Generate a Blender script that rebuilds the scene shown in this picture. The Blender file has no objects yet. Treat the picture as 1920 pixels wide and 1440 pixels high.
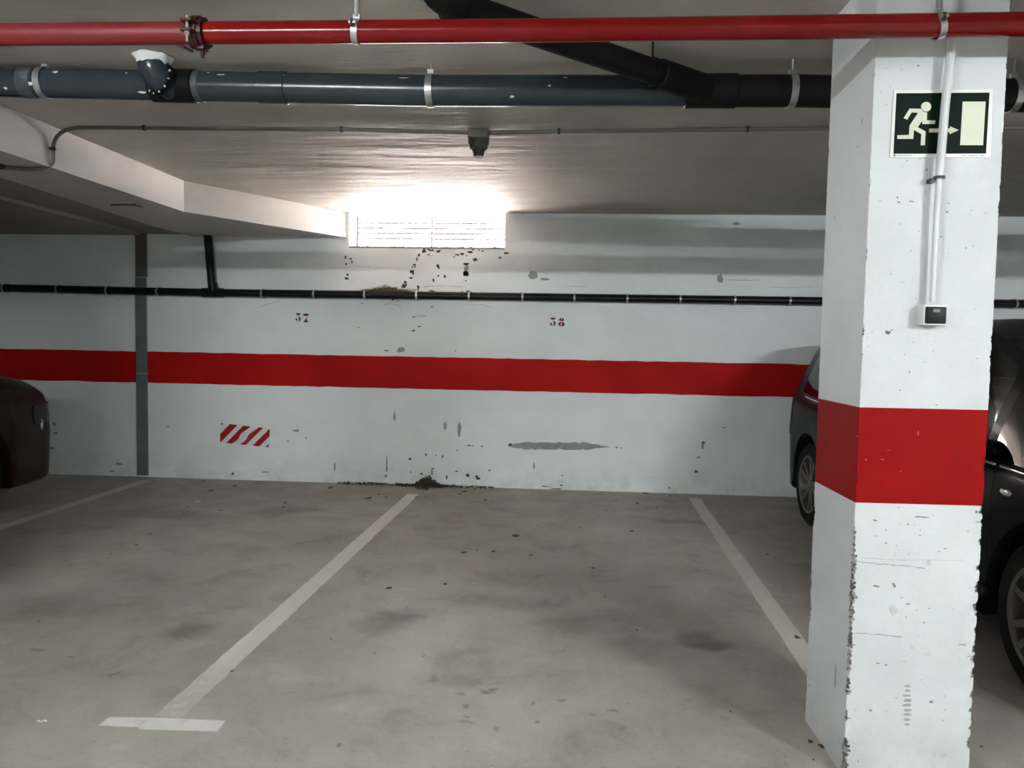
import bpy, bmesh, math, random
import numpy as np
from mathutils import Vector, Matrix
SC = bpy.context.scene
COL = SC.collection
PI = math.pi
# ------------------------------------------------------------------ camera, sky, exposure
CAM_H = 1.32
FOC = 1450.0
PITCH, ROLL, YAW = -0.05872, 0.01779, 0.06861
fw = Vector((-math.sin(YAW) * math.cos(PITCH), math.cos(YAW) * math.cos(PITCH), math.sin(PITCH)))
_rt = Vector((math.cos(YAW), math.sin(YAW), 0)); _up = _rt.cross(fw)
rt = _rt * math.cos(ROLL) + _up * math.sin(ROLL); up = _up * math.cos(ROLL) - _rt * math.sin(ROLL)
cam_d = bpy.data.cameras.new('camera'); cam = bpy.data.objects.new('camera', cam_d); COL.objects.link(cam)
cam_d.sensor_fit = 'HORIZONTAL'; cam_d.sensor_width = 36.0; cam_d.lens = 36.0 * FOC / 1920.0
cam_d.clip_start = 0.05; cam_d.clip_end = 200
O = Vector((0, 0, CAM_H))
cam.matrix_world = Matrix(((rt.x, up.x, -fw.x, 0), (rt.y, up.y, -fw.y, 0), (rt.z, up.z, -fw.z, CAM_H), (0, 0, 0, 1)))
SC.camera = cam
SC.view_settings.view_transform = 'Standard'; SC.view_settings.look = 'None'
SC.view_settings.gamma = 1.0; SC.view_settings.use_curve_mapping = False
SC.view_settings.exposure = 0.12
SC.cycles.sample_clamp_indirect = 0.0      # let the sunlit yard light the room through the louvres
LAMP_A, LAMP_B, LAMP_FILL = 730.0, 1750.0, 90.0                     # emission of the fluorescent tubes; the last for added fill lamps
SKY = 62.0                       # hazy bright sky outside the ventilation window
SUN = 880.0                     # sun on the yard outside, from behind the building
W = bpy.data.worlds.new('hazy_sky'); SC.world = W; W.use_nodes = True
bg = W.node_tree.nodes['Background']; bg.inputs['Color'].default_value = (1.0, 0.95, 0.93, 1); bg.inputs['Strength'].default_value = SKY
sl = bpy.data.lights.new('sun', 'SUN'); sl.energy = SUN; sl.color = (1.0, 0.90, 0.86); sl.angle = 0.01
slo = bpy.data.objects.new('sun', sl); COL.objects.link(slo); slo.rotation_euler = (math.radians(35), 0, math.radians(12))
# measured planes of the place (metres)
D = 6.747                       # back wall
ZC = 2.402                      # ceiling
Z1, Z2 = 0.862, 1.144           # red stripe on the wall
WX0, WX1, WZ0 = -1.921, -0.548, 2.104   # ventilation opening
WT = 0.30                       # wall thickness
PX, PY, PW, PD, PR = 0.8755, 2.3608, 0.3749, 0.3503, 0.02572   # pillar
PS1, PS2 = 0.8475, 1.1340       # red band on the pillar
SOF = 2.18                      # underside of the dropped ceiling
# portal so that the daylight is sampled through the opening
pl = bpy.data.lights.new('daylight_portal', 'AREA'); pl.shape = 'RECTANGLE'; pl.size = WX1 - WX0; pl.size_y = ZC - WZ0
pl.cycles.is_portal = True
plo = bpy.data.objects.new('daylight_portal', pl); COL.objects.link(plo)
plo.location = ((WX0 + WX1) / 2, D + WT + 0.06, (ZC + WZ0) / 2); plo.rotation_euler = (-PI / 2, 0, 0)

# ------------------------------------------------------------------ helpers
def ray(px, py):
    return rt * (px - 960.0) - up * (py - 720.0) + fw * FOC
def onz(px, py, z):
    d = ray(px, py); return O + d * ((z - CAM_H) / d.z)
def ony(px, py, y=D):
    d = ray(px, py); return O + d * (y / d.y)
PE = Vector((math.cos(PR), math.sin(PR), 0)); PG = Vector((-math.sin(PR), math.cos(PR), 0)); PO = Vector((PX, PY, 0))
def onp(px, py, off=0.0):       # pillar front face
    d = ray(px, py); P0 = PO - PG * off
    t = (P0 - O).xy.dot((-PG).xy) / d.xy.dot((-PG).xy); return O + d * t
def onl(px, py, off=0.0):       # pillar left face
    d = ray(px, py); P0 = PO - PE * off
    t = (P0 - O).xy.dot(PE.xy) / d.xy.dot(PE.xy); return O + d * t
def pil(u, v, z):               # pillar coordinates -> world (u along front, v into depth)
    p = PO + PE * u + PG * v; return Vector((p.x, p.y, z))

def obj(name, bm, mat=None, parent=None, smooth=False, angle=None):
    me = bpy.data.meshes.new(name); bm.to_mesh(me); bm.free()
    o = bpy.data.objects.new(name, me); COL.objects.link(o)
    if mat is not None:
        for m in (mat if isinstance(mat, (list, tuple)) else [mat]): me.materials.append(m)
    if smooth:
        for p in me.polygons: p.use_smooth = True
        if angle is not None:
            me.set_sharp_from_angle(angle=math.radians(angle))
    if parent is not None: attach(o, parent)
    return o
def attach(o, parent):
    o.parent = parent; o.matrix_parent_inverse = parent.matrix_world.inverted()
def empty(name, loc, rz=0.0):
    o = bpy.data.objects.new(name, None); COL.objects.link(o); o.location = loc; o.rotation_euler = (0, 0, rz)
    o.matrix_world = Matrix.Translation(Vector(loc)) @ Matrix.Rotation(rz, 4, 'Z'); o.empty_display_size = 0.1; return o
def tag(o, label=None, cat=None, group=None, kind=None):
    if label: o['label'] = label
    if cat: o['category'] = cat
    if group: o['group'] = group
    if kind: o['kind'] = kind
    return o
def thing(name, loc, label, cat, group=None, rz=0.0):
    return tag(empty(name, loc, rz), label, cat, group)
def box(bm, x0, x1, y0, y1, z0, z1, M=None, bevel=0.0):
    g = bmesh.ops.create_cube(bm, size=1.0)
    mm = Matrix.Translation(((x0 + x1) / 2, (y0 + y1) / 2, (z0 + z1) / 2)) @ Matrix.Diagonal((x1 - x0, y1 - y0, z1 - z0, 1))
    bmesh.ops.transform(bm, matrix=mm, verts=g['verts'])
    if bevel:
        es = list({e for v in g['verts'] for e in v.link_edges})
        r = bmesh.ops.bevel(bm, geom=es, offset=bevel, segments=2, affect='EDGES', profile=0.5)
        vs = list({v for f in r['faces'] for v in f.verts} | {v for v in g['verts'] if v.is_valid})
    else: vs = g['verts']
    if M is not None: bmesh.ops.transform(bm, matrix=M, verts=vs)
    return vs
def frame_of(d):
    d = d.normalized(); a = Vector((0, 0, 1)) if abs(d.z) < 0.9 else Vector((1, 0, 0))
    x = a.cross(d).normalized(); return x, d.cross(x)
def tube(bm, pts, r, seg=16, caps=True):
    pts = [Vector(p) for p in pts]; rings = []; n = len(pts)
    x = None
    for i, p in enumerate(pts):
        t = (pts[min(i + 1, n - 1)] - pts[max(i - 1, 0)]).normalized()
        if x is None: x, y = frame_of(t)
        else:
            x = (x - t * x.dot(t)).normalized(); y = t.cross(x)
        rr = r[i] if isinstance(r, (list, tuple)) else r
        rings.append([bm.verts.new(p + (x * math.cos(2 * PI * k / seg) + y * math.sin(2 * PI * k / seg)) * rr) for k in range(seg)])
    for a, b in zip(rings, rings[1:]):
        for k in range(seg): bm.faces.new((a[k], a[(k + 1) % seg], b[(k + 1) % seg], b[k]))
    if caps:
        bm.faces.new(rings[0][::-1]); bm.faces.new(rings[-1])
def arc(p0, p1, p2, n=8):       # quadratic bend
    p0, p1, p2 = Vector(p0), Vector(p1), Vector(p2)
    return [p0 * (1 - t) ** 2 + p1 * 2 * t * (1 - t) + p2 * t * t for t in [k / n for k in range(n + 1)]]
def ring(bm, c, axis, r0, r1, w, seg=24, a0=0.0, a1=2 * PI):   # flat band round an axis
    c = Vector(c); axis = Vector(axis).normalized(); x, y = frame_of(axis); full = abs(a1 - a0 - 2 * PI) < 1e-6
    n = seg if full else seg + 1; rows = []
    for k in range(n):
        a = a0 + (a1 - a0) * k / seg; d = x * math.cos(a) + y * math.sin(a)
        rows.append([bm.verts.new(c + d * r + axis * h) for r, h in ((r0, -w / 2), (r1, -w / 2), (r1, w / 2), (r0, w / 2))])
    for k in range(seg):
        a, b = rows[k], rows[(k + 1) % n]
        for j in range(4): bm.faces.new((a[j], a[(j + 1) % 4], b[(j + 1) % 4], b[j]))
    if not full:
        bm.faces.new(rows[0][::-1]); bm.faces.new(rows[-1])
def prism(bm, pts, n, t):       # extrude a planar outline by t along n
    n = Vector(n).normalized() * t
    a = [bm.verts.new(Vector(p)) for p in pts]; b = [bm.verts.new(Vector(p) + n) for p in pts]
    f = [bm.faces.new(a), bm.faces.new(b)]
    k = len(a)
    for i in range(k): bm.faces.new((a[i], a[(i + 1) % k], b[(i + 1) % k], b[i]))
    bmesh.ops.recalc_face_normals(bm, faces=list({ff for v in a + b for ff in v.link_faces}))
def lathe(bm, prof, c, axis, seg=32):
    c = Vector(c); axis = Vector(axis).normalized(); x, y = frame_of(axis); rows = []
    for k in range(seg):
        a = 2 * PI * k / seg; d = x * math.cos(a) + y * math.sin(a)
        rows.append([bm.verts.new(c + d * r + axis * h) for r, h in prof])
    for k in range(seg):
        a, b = rows[k], rows[(k + 1) % seg]
        for j in range(len(prof) - 1): bm.faces.new((a[j], b[j], b[j + 1], a[j + 1]))

# ------------------------------------------------------------------ materials
def srgb(r, g, b):
    f = lambda c: (c / 255 / 12.92) if c / 255 <= 0.04045 else ((c / 255 + 0.055) / 1.055) ** 2.4
    return (f(r), f(g), f(b))
class NT:
    def __init__(s, m): s.t = m.node_tree; s.n = s.t.nodes; s.l = s.t.links
    def new(s, typ, **kw):
        n = s.n.new(typ)
        for k, v in kw.items():
            if hasattr(n, k) and k not in n.inputs: setattr(n, k, v)
        return n
    def val(s, sock, v):
        if hasattr(v, 'is_output') or isinstance(v, bpy.types.NodeSocket): s.l.new(v, sock)
        elif isinstance(v, (tuple, list)): sock.default_value = tuple(v) + ((1,) if len(v) == 3 and len(sock.default_value) == 4 else ())
        else: sock.default_value = v
    def pos(s): 
        return s.n.new('ShaderNodeNewGeometry').outputs['Position']
    def noise(s, vec, scale, detail=4, rough=0.55, dist=0.0):
        n = s.n.new('ShaderNodeTexNoise'); s.val(n.inputs['Vector'], vec); n.inputs['Scale'].default_value = scale
        n.inputs['Detail'].default_value = detail; n.inputs['Roughness'].default_value = rough; n.inputs['Distortion'].default_value = dist
        return n.outputs['Fac']
    def rng(s, v, a, b, c=0.0, d=1.0, smooth=True):
        n = s.n.new('ShaderNodeMapRange'); n.interpolation_type = 'SMOOTHSTEP' if smooth else 'LINEAR'
        s.val(n.inputs[0], v)
        for i, q in enumerate((a, b, c, d)): s.val(n.inputs[1 + i], q)
        return n.outputs[0]
    def mix(s, f, a, b, mode='MIX'):
        n = s.n.new('ShaderNodeMix'); n.data_type = 'RGBA'; n.blend_type = mode
        s.val(n.inputs[0], f); s.val(n.inputs[6], a); s.val(n.inputs[7], b); return n.outputs[2]
    def math(s, op, a, b=0.0):
        n = s.n.new('ShaderNodeMath'); n.operation = op; s.val(n.inputs[0], a); s.val(n.inputs[1], b); return n.outputs[0]
    def vmath(s, op, a, b):
        n = s.n.new('ShaderNodeVectorMath'); n.operation = op; s.val(n.inputs[0], a); s.val(n.inputs[1], b)
        return n.outputs['Value'] if op in ('LENGTH', 'DISTANCE') else n.outputs[0]
    def sep(s, v):
        n = s.n.new('ShaderNodeSeparateXYZ'); s.l.new(v, n.inputs[0]); return n.outputs
def mat(name, col, rough=0.6, metal=0.0, var=None, bump=None, spec=0.5, coat=0.0, emit=None):
    m = bpy.data.materials.new(name); m.use_nodes = True; t = NT(m); p = t.n['Principled BSDF']
    p.inputs['Roughness'].default_value = rough; p.inputs['Metallic'].default_value = metal
    p.inputs['Specular IOR Level'].default_value = spec; p.inputs['Coat Weight'].default_value = coat
    p.inputs['Base Color'].default_value = (*col, 1)
    if var:                         # (scale, other colour, threshold low, threshold high)
        f = t.rng(t.noise(t.pos(), var[0], 6, 0.6), var[2], var[3])
        t.l.new(t.mix(f, col, var[1]), p.inputs['Base Color'])
    if bump:
        b = t.n.new('ShaderNodeBump'); b.inputs['Strength'].default_value = bump[1]; b.inputs['Distance'].default_value = bump[2]
        t.l.new(t.noise(t.pos(), bump[0], 5, 0.6), b.inputs['Height']); t.l.new(b.outputs[0], p.inputs['Normal'])
    if emit: p.inputs['Emission Color'].default_value = (*emit[0], 1); p.inputs['Emission Strength'].default_value = emit[1]
    return m
M = {}
def paint_mat(name, col, dirt, lowdirt=0.0, amt=0.5):
    m = bpy.data.materials.new(name); m.use_nodes = True; t = NT(m); p = t.n['Principled BSDF']; P = t.pos()
    a = t.rng(t.noise(P, 1.3, 7, 0.62), 0.35, 0.75); c = t.mix(t.math('MULTIPLY', a, amt), col, dirt)
    sp = t.rng(t.noise(P, 55, 3, 0.7), 0.70, 0.78); c = t.mix(t.math('MULTIPLY', sp, 0.18), c, (0.18, 0.18, 0.17))
    if lowdirt:
        z = t.sep(P)[2]; n = t.noise(P, 6, 6, 0.65)
        f = t.math('MULTIPLY', t.rng(z, 0.30, 0.0), t.rng(n, 0.38, 0.70)); c = t.mix(t.math('MULTIPLY', f, lowdirt), c, (0.30, 0.29, 0.25))
    t.l.new(c, p.inputs['Base Color']); p.inputs['Roughness'].default_value = 0.62; p.inputs['Specular IOR Level'].default_value = 0.25
    b = t.n.new('ShaderNodeBump'); b.inputs['Strength'].default_value = 0.35; b.inputs['Distance'].default_value = 0.006
    h = t.math('ADD', t.noise(P, 9, 5, 0.6), t.math('MULTIPLY', t.noise(P, 90, 3, 0.5), 0.25))
    t.l.new(h, b.inputs['Height']); t.l.new(b.outputs[0], p.inputs['Normal']); return m
M['wall'] = paint_mat('white_wall_paint', (0.83, 0.88, 0.90), (0.74, 0.785, 0.79), 0.28, 0.6)
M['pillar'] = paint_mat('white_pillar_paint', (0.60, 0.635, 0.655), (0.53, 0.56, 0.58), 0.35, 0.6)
M['red_wall'] = mat('red_wall_paint', (0.46, 0.008, 0.007), 0.6, var=(2.5, (0.38, 0.006, 0.006), 0.35, 0.7), bump=(12, 0.25, 0.005), spec=0.10)
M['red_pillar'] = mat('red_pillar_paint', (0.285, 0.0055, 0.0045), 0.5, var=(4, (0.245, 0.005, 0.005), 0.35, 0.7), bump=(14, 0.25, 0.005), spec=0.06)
# ceiling: trowelled plaster with long shallow waves
def ceil_mat():
    m = bpy.data.materials.new('ceiling_plaster'); m.use_nodes = True; t = NT(m); p = t.n['Principled BSDF']; P = t.pos()
    c = t.mix(t.rng(t.noise(P, 0.9, 6, 0.6), 0.35, 0.7), (0.48, 0.46, 0.425), (0.42, 0.40, 0.37))
    t.l.new(c, p.inputs['Base Color']); p.inputs['Roughness'].default_value = 0.7; p.inputs['Specular IOR Level'].default_value = 0.22
    q = t.vmath('MULTIPLY', P, (1.2, 5.0, 1.0))
    h = t.math('ADD', t.noise(q, 1.1, 4, 0.5), t.math('MULTIPLY', t.noise(P, 30, 4, 0.6), 0.06))
    b = t.n.new('ShaderNodeBump'); b.inputs['Strength'].default_value = 0.6; b.inputs['Distance'].default_value = 0.03
    t.l.new(h, b.inputs['Height']); t.l.new(b.outputs[0], p.inputs['Normal']); return m
M['ceiling'] = ceil_mat()
M['soffit'] = mat('soffit_plaster', (0.56, 0.545, 0.53), 0.8, var=(1.5, (0.50, 0.485, 0.47), 0.35, 0.7), bump=(25, 0.2, 0.004), spec=0.2)
M['slab'] = mat('dark_slab_concrete', (0.30, 0.285, 0.255), 0.85, var=(1.8, (0.25, 0.235, 0.21), 0.35, 0.7), bump=(25, 0.3, 0.004), spec=0.15)  # one even tone, darker than the soffit plaster
def floor_mat():
    m = bpy.data.materials.new('worn_concrete_floor'); m.use_nodes = True; t = NT(m); p = t.n['Principled BSDF']; P = t.pos()
    n1 = t.noise(P, 0.55, 8, 0.62, 0.4); n2 = t.noise(P, 3.2, 8, 0.65, 0.6); n3 = t.noise(P, 38, 5, 0.6)
    c = t.mix(t.rng(n1, 0.33, 0.68), (0.335, 0.315, 0.28), (0.44, 0.425, 0.385))
    c = t.mix(t.math('MULTIPLY', t.rng(n2, 0.48, 0.72), 0.60), c, (0.23, 0.215, 0.19))
    c = t.mix(t.math('MULTIPLY', t.rng(n2, 0.44, 0.24), 0.5), c, (0.53, 0.515, 0.48))
    c = t.mix(t.math('MULTIPLY', t.rng(n3, 0.56, 0.70), 0.42), c, (0.22, 0.205, 0.18))
    y = t.sep(P)[1]                       # settled brown dust along the wall
    c = t.mix(t.math('MULTIPLY', t.rng(y, 4.3, 6.6), t.rng(t.noise(P, 1.8, 6, 0.6), 0.25, 0.65, 0.35, 0.85)), c, (0.24, 0.21, 0.17))
    w = t.vmath('MULTIPLY_ADD', P, (1, 1, 1))
    nz = t.n.new('ShaderNodeTexNoise'); t.l.new(P, nz.inputs['Vector']); nz.inputs['Scale'].default_value = 4.0; nz.inputs['Detail'].default_value = 5
    dv = t.vmath('MULTIPLY', t.vmath('SUBTRACT', nz.outputs['Color'], (0.5, 0.5, 0.5)), (0.30, 0.30, 0.0))
    PP = t.vmath('ADD', P, dv)
    spots = [(730, 1165, .15, .11, .55, 0), (1322, 1204, .13, .07, .80, 0), (1070, 1172, .22, .10, .50, 0), (350, 1182, .13, .09, .55, 0), (1200, 1215, .20, .10, .35, 0),
             (800, 1205, .14, .07, .50, 1), (725, 1255, .28, .12, .40, 1), (1000, 1330, .35, .12, .25, 1), (640, 1020, .6, .25, .2, 0), (870, 1270, .10, .05, .35, 0),
             (1010, 1340, .018, .013, .7, 0), (998, 1320, .016, .010, .6, 0), (1050, 1317, .020, .010, .5, 0), (882, 1317, .020, .012, .55, 0), (885, 1337, .018, .010, .45, 0),
             (885, 1351, .022, .010, .45, 0), (926, 1362, .025, .016, .5, 0), (862, 1295, .020, .012, .5, 0), (815, 1267, .035, .012, .4, 0), (915, 1286, .018, .012, .8, 0),
             (1137, 1333, .018, .010, .5, 0), (1115, 1350, .016, .012, .4, 0), (232, 1262, .018, .012, .6, 0), (70, 1215, .03, .014, .5, 0), (134, 1231, .02, .012, .5, 0),
             (640, 1388, .012, .010, .6, 0), (1175, 1372, .025, .015, .35, 0), (560, 955, .30, .08, .35, 0), (330, 965, .5, .10, .30, 0), (1280, 978, .25, .06, .45, 0),
             (60, 1140, .4, .12, .35, 0), (950, 1130, .35, .09, .35, 0), (1150, 1000, .5, .12, .25, 1), (200, 1330, .4, .15, .25, 1)]
    for (px, py, rx, ry, s, k) in spots:
        q = onz(px, py, 0); d = t.vmath('LENGTH', t.vmath('DIVIDE', t.vmath('SUBTRACT', PP, (q.x, q.y, 0)), (rx, ry * 1.6, 1e3)), (0, 0, 0))
        f = t.math('MULTIPLY', t.rng(d, 1.25, 0.25), s)
        c = t.mix(f, c, (0.085, 0.078, 0.066) if k == 0 else (0.47, 0.46, 0.43))
    t.l.new(c, p.inputs['Base Color'])
    t.l.new(t.rng(n2, 0.3, 0.7, 0.44, 0.64), p.inputs['Roughness']); p.inputs['Specular IOR Level'].default_value = 0.5
    b = t.n.new('ShaderNodeBump'); b.inputs['Strength'].default_value = 0.35; b.inputs['Distance'].default_value = 0.006
    t.l.new(t.math('ADD', t.noise(P, 14, 6, 0.65), t.math('MULTIPLY', n3, 0.4)), b.inputs['Height']); t.l.new(b.outputs[0], p.inputs['Normal'])
    return m
M['floor'] = floor_mat()
def line_mat(name, col, worn, lo, hi, y0=None, y1=None):
    m = bpy.data.materials.new(name); m.use_nodes = True; t = NT(m); p = t.n['Principled BSDF']; P = t.pos()
    n = t.noise(P, 16, 8, 0.7); f = t.rng(n, lo, hi)
    if y0 is not None: f = t.math('MAXIMUM', f, t.math('MULTIPLY', t.rng(t.sep(P)[1], y0, y1), t.rng(t.noise(P, 22, 6, 0.7), 0.34, 0.52, 0.35, 1.0)))
    t.l.new(t.mix(f, col, worn), p.inputs['Base Color']); p.inputs['Roughness'].default_value = 0.7; p.inputs['Specular IOR Level'].default_value = 0.2
    return m
M['line_a'] = line_mat('white_line_paint_fading', (0.70, 0.675, 0.625), (0.46, 0.445, 0.41), 0.58, 0.80, 3.3, 2.4)
M['line_b'] = line_mat('white_line_paint_shaded', (0.60, 0.575, 0.53), (0.42, 0.40, 0.365), 0.55, 0.80)  # dimmer white: shade on these lines put into the paint colour
M['tmark'] = line_mat('white_mark_paint', (0.72, 0.72, 0.71), (0.45, 0.44, 0.42), 0.52, 0.72)
M['red_pipe'] = mat('glossy_red_enamel', (0.20, 0.004, 0.005), 0.18, var=(3, (0.18, 0.004, 0.004), 0.3, 0.7), spec=0.3)
M['red_pipe_dull'] = mat('dusty_red_enamel', (0.20, 0.014, 0.017), 0.45, var=(5, (0.19, 0.022, 0.024), 0.3, 0.7), spec=0.4)
M['coupling'] = mat('dark_red_iron', (0.035, 0.005, 0.005), 0.5, var=(30, (0.055, 0.010, 0.009), 0.4, 0.7))
M['steel'] = mat('galvanised_steel', (0.52, 0.54, 0.55), 0.38, metal=0.8, var=(40, (0.38, 0.40, 0.41), 0.4, 0.7))
M['bolt'] = mat('bright_bolt_steel', (0.70, 0.62, 0.60), 0.3, metal=0.7)
M['pvc'] = mat('grey_drain_plastic', (0.030, 0.043, 0.057), 0.22, var=(7, (0.026, 0.037, 0.048), 0.35, 0.7), spec=0.5)
M['pvc_dust'] = mat('grey_drain_plastic_smeared', (0.05, 0.062, 0.07), 0.45, var=(9, (0.20, 0.215, 0.22), 0.48, 0.7))
M['pvc_dark'] = mat('dark_grey_drain_plastic', (0.009, 0.0095, 0.0095), 0.5, var=(8, (0.013, 0.0135, 0.0135), 0.4, 0.7), spec=0.08)
M['plaster'] = mat('white_filler', (0.72, 0.74, 0.75), 0.85, bump=(40, 0.6, 0.01))
M['conduit'] = mat('grey_conduit_plastic', (0.15, 0.14, 0.125), 0.55, spec=0.25)
M['conduit_w'] = mat('pale_conduit_plastic', (0.60, 0.64, 0.66), 0.35)
M['clip'] = mat('black_clip_plastic', (0.022, 0.022, 0.022), 0.5)
M['black_pipe'] = mat('black_pipe_plastic', (0.007, 0.008, 0.010), 0.35, var=(14, (0.012, 0.013, 0.014), 0.4, 0.7), spec=0.2)
M['device'] = mat('grey_detector_plastic', (0.11, 0.105, 0.085), 0.5, spec=0.3)
M['lens'] = mat('dark_detector_cage', (0.05, 0.045, 0.04), 0.12)
M['duct'] = mat('grey_duct_paint', (0.155, 0.178, 0.195), 0.42, var=(5, (0.12, 0.14, 0.155), 0.35, 0.7))
M['duct_up'] = mat('brown_grey_duct', (0.115, 0.105, 0.09), 0.55)
M['white_plastic'] = mat('white_switch_plastic', (0.72, 0.74, 0.74), 0.35)
M['rocker'] = mat('black_rocker_plastic', (0.010, 0.015, 0.017), 0.45, spec=0.15)
M['rocker_win'] = mat('grey_lens_plastic', (0.10, 0.105, 0.11), 0.35)
M['sign_white'] = mat('sign_border_plastic', (0.70, 0.73, 0.70), 0.35)
M['sign_green'] = mat('dark_green_sign_print', (0.0025, 0.010, 0.0065), 0.5, spec=0.06)
M['sign_glow'] = mat('pale_green_luminous_print', (0.60, 0.63, 0.50), 0.5)
M['sign_ink'] = mat('small_print_ink', (0.12, 0.13, 0.12), 0.6)
M['plate_w'] = mat('white_reflective_sheet', (0.72, 0.75, 0.77), 0.4)
M['plate_r'] = mat('red_reflective_sheet', (0.36, 0.008, 0.01), 0.4)
M['plate_d'] = mat('bare_plate_backing', (0.06, 0.05, 0.06), 0.6)
M['stencil'] = mat('dark_red_stencil_paint', (0.15, 0.010, 0.013), 0.6)
M['stain'] = mat('dark_plaster_stain', (0.075, 0.062, 0.048), 0.9, var=(60, (0.13, 0.115, 0.09), 0.4, 0.7))
M['stain_l'] = mat('pale_plaster_stain', (0.40, 0.375, 0.33), 0.9, var=(40, (0.30, 0.28, 0.24), 0.4, 0.7))
M['chip'] = mat('chipped_paint_edge', (0.12, 0.125, 0.125), 0.9, var=(70, (0.24, 0.245, 0.24), 0.4, 0.7))
M['chip_l'] = mat('scuffed_paint', (0.44, 0.455, 0.455), 0.8, var=(60, (0.54, 0.555, 0.56), 0.35, 0.7))
M['bare'] = mat('bare_concrete', (0.34, 0.34, 0.325), 0.9, var=(75, (0.07, 0.07, 0.066), 0.42, 0.58), bump=(80, 0.9, 0.008))
M['grey_scrape'] = mat('grey_scraped_plaster', (0.34, 0.36, 0.345), 0.9, var=(30, (0.27, 0.285, 0.27), 0.4, 0.7))
M['straw'] = mat('dry_straw', (0.22, 0.15, 0.07), 0.9, var=(60, (0.10, 0.07, 0.035), 0.4, 0.6))
M['leaf'] = mat('dead_leaf', (0.055, 0.042, 0.026), 0.9, var=(50, (0.10, 0.075, 0.045), 0.4, 0.6))
M['paper'] = mat('white_paper', (0.85, 0.86, 0.87), 0.7)
M['louvre'] = mat('grey_louvre_aluminium', (0.22, 0.19, 0.19), 0.6, spec=0.2)
for k_, l_ in (('a', LAMP_A), ('b', LAMP_B), ('c', LAMP_FILL)): M['tube_' + k_] = mat('fluorescent_tube', (0.9, 0.9, 0.9), 0.4, emit=((0.97, 1.0, 1.0), l_))
M['lamp_body'] = mat('white_lamp_enamel', (0.75, 0.75, 0.74), 0.4)
M['iron'] = mat('rusty_iron', (0.035, 0.028, 0.022), 0.7)
M['out'] = mat('outdoor_concrete', (0.62, 0.58, 0.55), 0.9, var=(2, (0.55, 0.52, 0.49), 0.4, 0.7))

# ------------------------------------------------------------------ the setting
XL, XR, YF = -8.5, 7.5, -6.0
bm = bmesh.new(); box(bm, XL - .3, XR + .3, YF - .3, D + WT, -0.2, 0.0)
floor = tag(obj('floor', bm, M['floor']), 'worn grey concrete garage floor with dark oil stains', kind='structure')
bm = bmesh.new(); box(bm, XL - .3, XR + .3, YF - .3, D + WT, ZC, ZC + .25)
ceiling = tag(obj('ceiling', bm, M['ceiling']), 'low grey plastered garage ceiling', kind='structure')
bm = bmesh.new()
box(bm, XL - .3, WX0, D, D + WT, 0, ZC); box(bm, WX1, XR + .3, D, D + WT, 0, ZC); box(bm, WX0, WX1, D, D + WT, 0, WZ0)
wall = tag(obj('wall_back', bm, M['wall']), 'white painted back wall with red stripe and bay numbers', kind='structure')
for nm, a in (('wall_left', (XL - .3, XL, YF, D, 0, ZC)), ('wall_right', (XR, XR + .3, YF, D, 0, ZC)), ('wall_front', (XL - .3, XR + .3, YF - .3, YF, 0, ZC))):
    bm = bmesh.new(); box(bm, *a); tag(obj(nm, bm, M['wall']), kind='structure')
bm = bmesh.new(); box(bm, -9, 8, D + WT, D + 9, 1.70, 1.80)
tag(obj('ground_outside', bm, M['out']), kind='structure')
# red stripe, hand painted edge
def hand_strip(bm, x0, x1, z0, z1, y, n, seed, amp=0.003):
    r = random.Random(seed); top, bot = [], []
    for i in range(n + 1):
        x = x0 + (x1 - x0) * i / n
        top.append(bm.verts.new((x, y, z1 + r.uniform(-amp, amp)))); bot.append(bm.verts.new((x, y, z0 + r.uniform(-amp, amp))))
    for i in range(n): bm.faces.new((bot[i], bot[i + 1], top[i + 1], top[i]))
bm = bmesh.new(); hand_strip(bm, XL, XR, Z1, Z2, D - .0012, 160, 3)
obj('red_stripe', bm, M['red_wall'], wall)
# dropped ceiling on the left
sof = [(-2.737, YF), (-2.737, 5.40), (-1.945, D), (-3.36, D), (-3.37, 6.1), (-3.25, 4.667), (-3.14, 3.2), (-3.10, YF)]
bm = bmesh.new(); prism(bm, [(x, y, SOF) for x, y in sof], (0, 0, 1), ZC - SOF - .002)
tag(obj('ceiling_beam', bm, M['soffit']), 'dropped pinkish white ceiling band with angled corner left of the window', kind='structure')
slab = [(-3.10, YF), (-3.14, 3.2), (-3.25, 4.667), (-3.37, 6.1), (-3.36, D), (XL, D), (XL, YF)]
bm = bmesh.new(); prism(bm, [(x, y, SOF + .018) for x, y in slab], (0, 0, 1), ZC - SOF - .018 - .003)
tag(obj('ceiling_slab', bm, M['slab']), 'dark slab underside at far left', kind='structure')
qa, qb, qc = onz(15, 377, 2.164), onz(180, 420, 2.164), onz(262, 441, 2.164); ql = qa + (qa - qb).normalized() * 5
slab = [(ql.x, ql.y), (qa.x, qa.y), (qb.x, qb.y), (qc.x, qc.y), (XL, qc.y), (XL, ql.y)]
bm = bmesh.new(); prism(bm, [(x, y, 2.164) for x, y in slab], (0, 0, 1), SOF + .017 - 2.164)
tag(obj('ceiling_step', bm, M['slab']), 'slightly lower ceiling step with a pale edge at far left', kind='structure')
# shallow unseen beam, added to block light of the right lamp
bm = bmesh.new(); box(bm, 1.93, 2.13, YF, 2.85, 2.25, ZC - .002)
tag(obj('ceiling_beam', bm, M['ceiling']), kind='structure')
# unseen pillar added under the dropped band to shade the left wall
bm = bmesh.new(); box(bm, -3.20, -2.745, 2.36, 2.71, 0, SOF)
tag(obj('shade_column', bm, M['pillar']), kind='structure')
bm = bmesh.new(); box(bm, -3.202, -2.743, 2.358, 2.712, PS1, PS2)
obj('red_band', bm, M['red_pillar'], bpy.data.objects['shade_column'])
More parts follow.
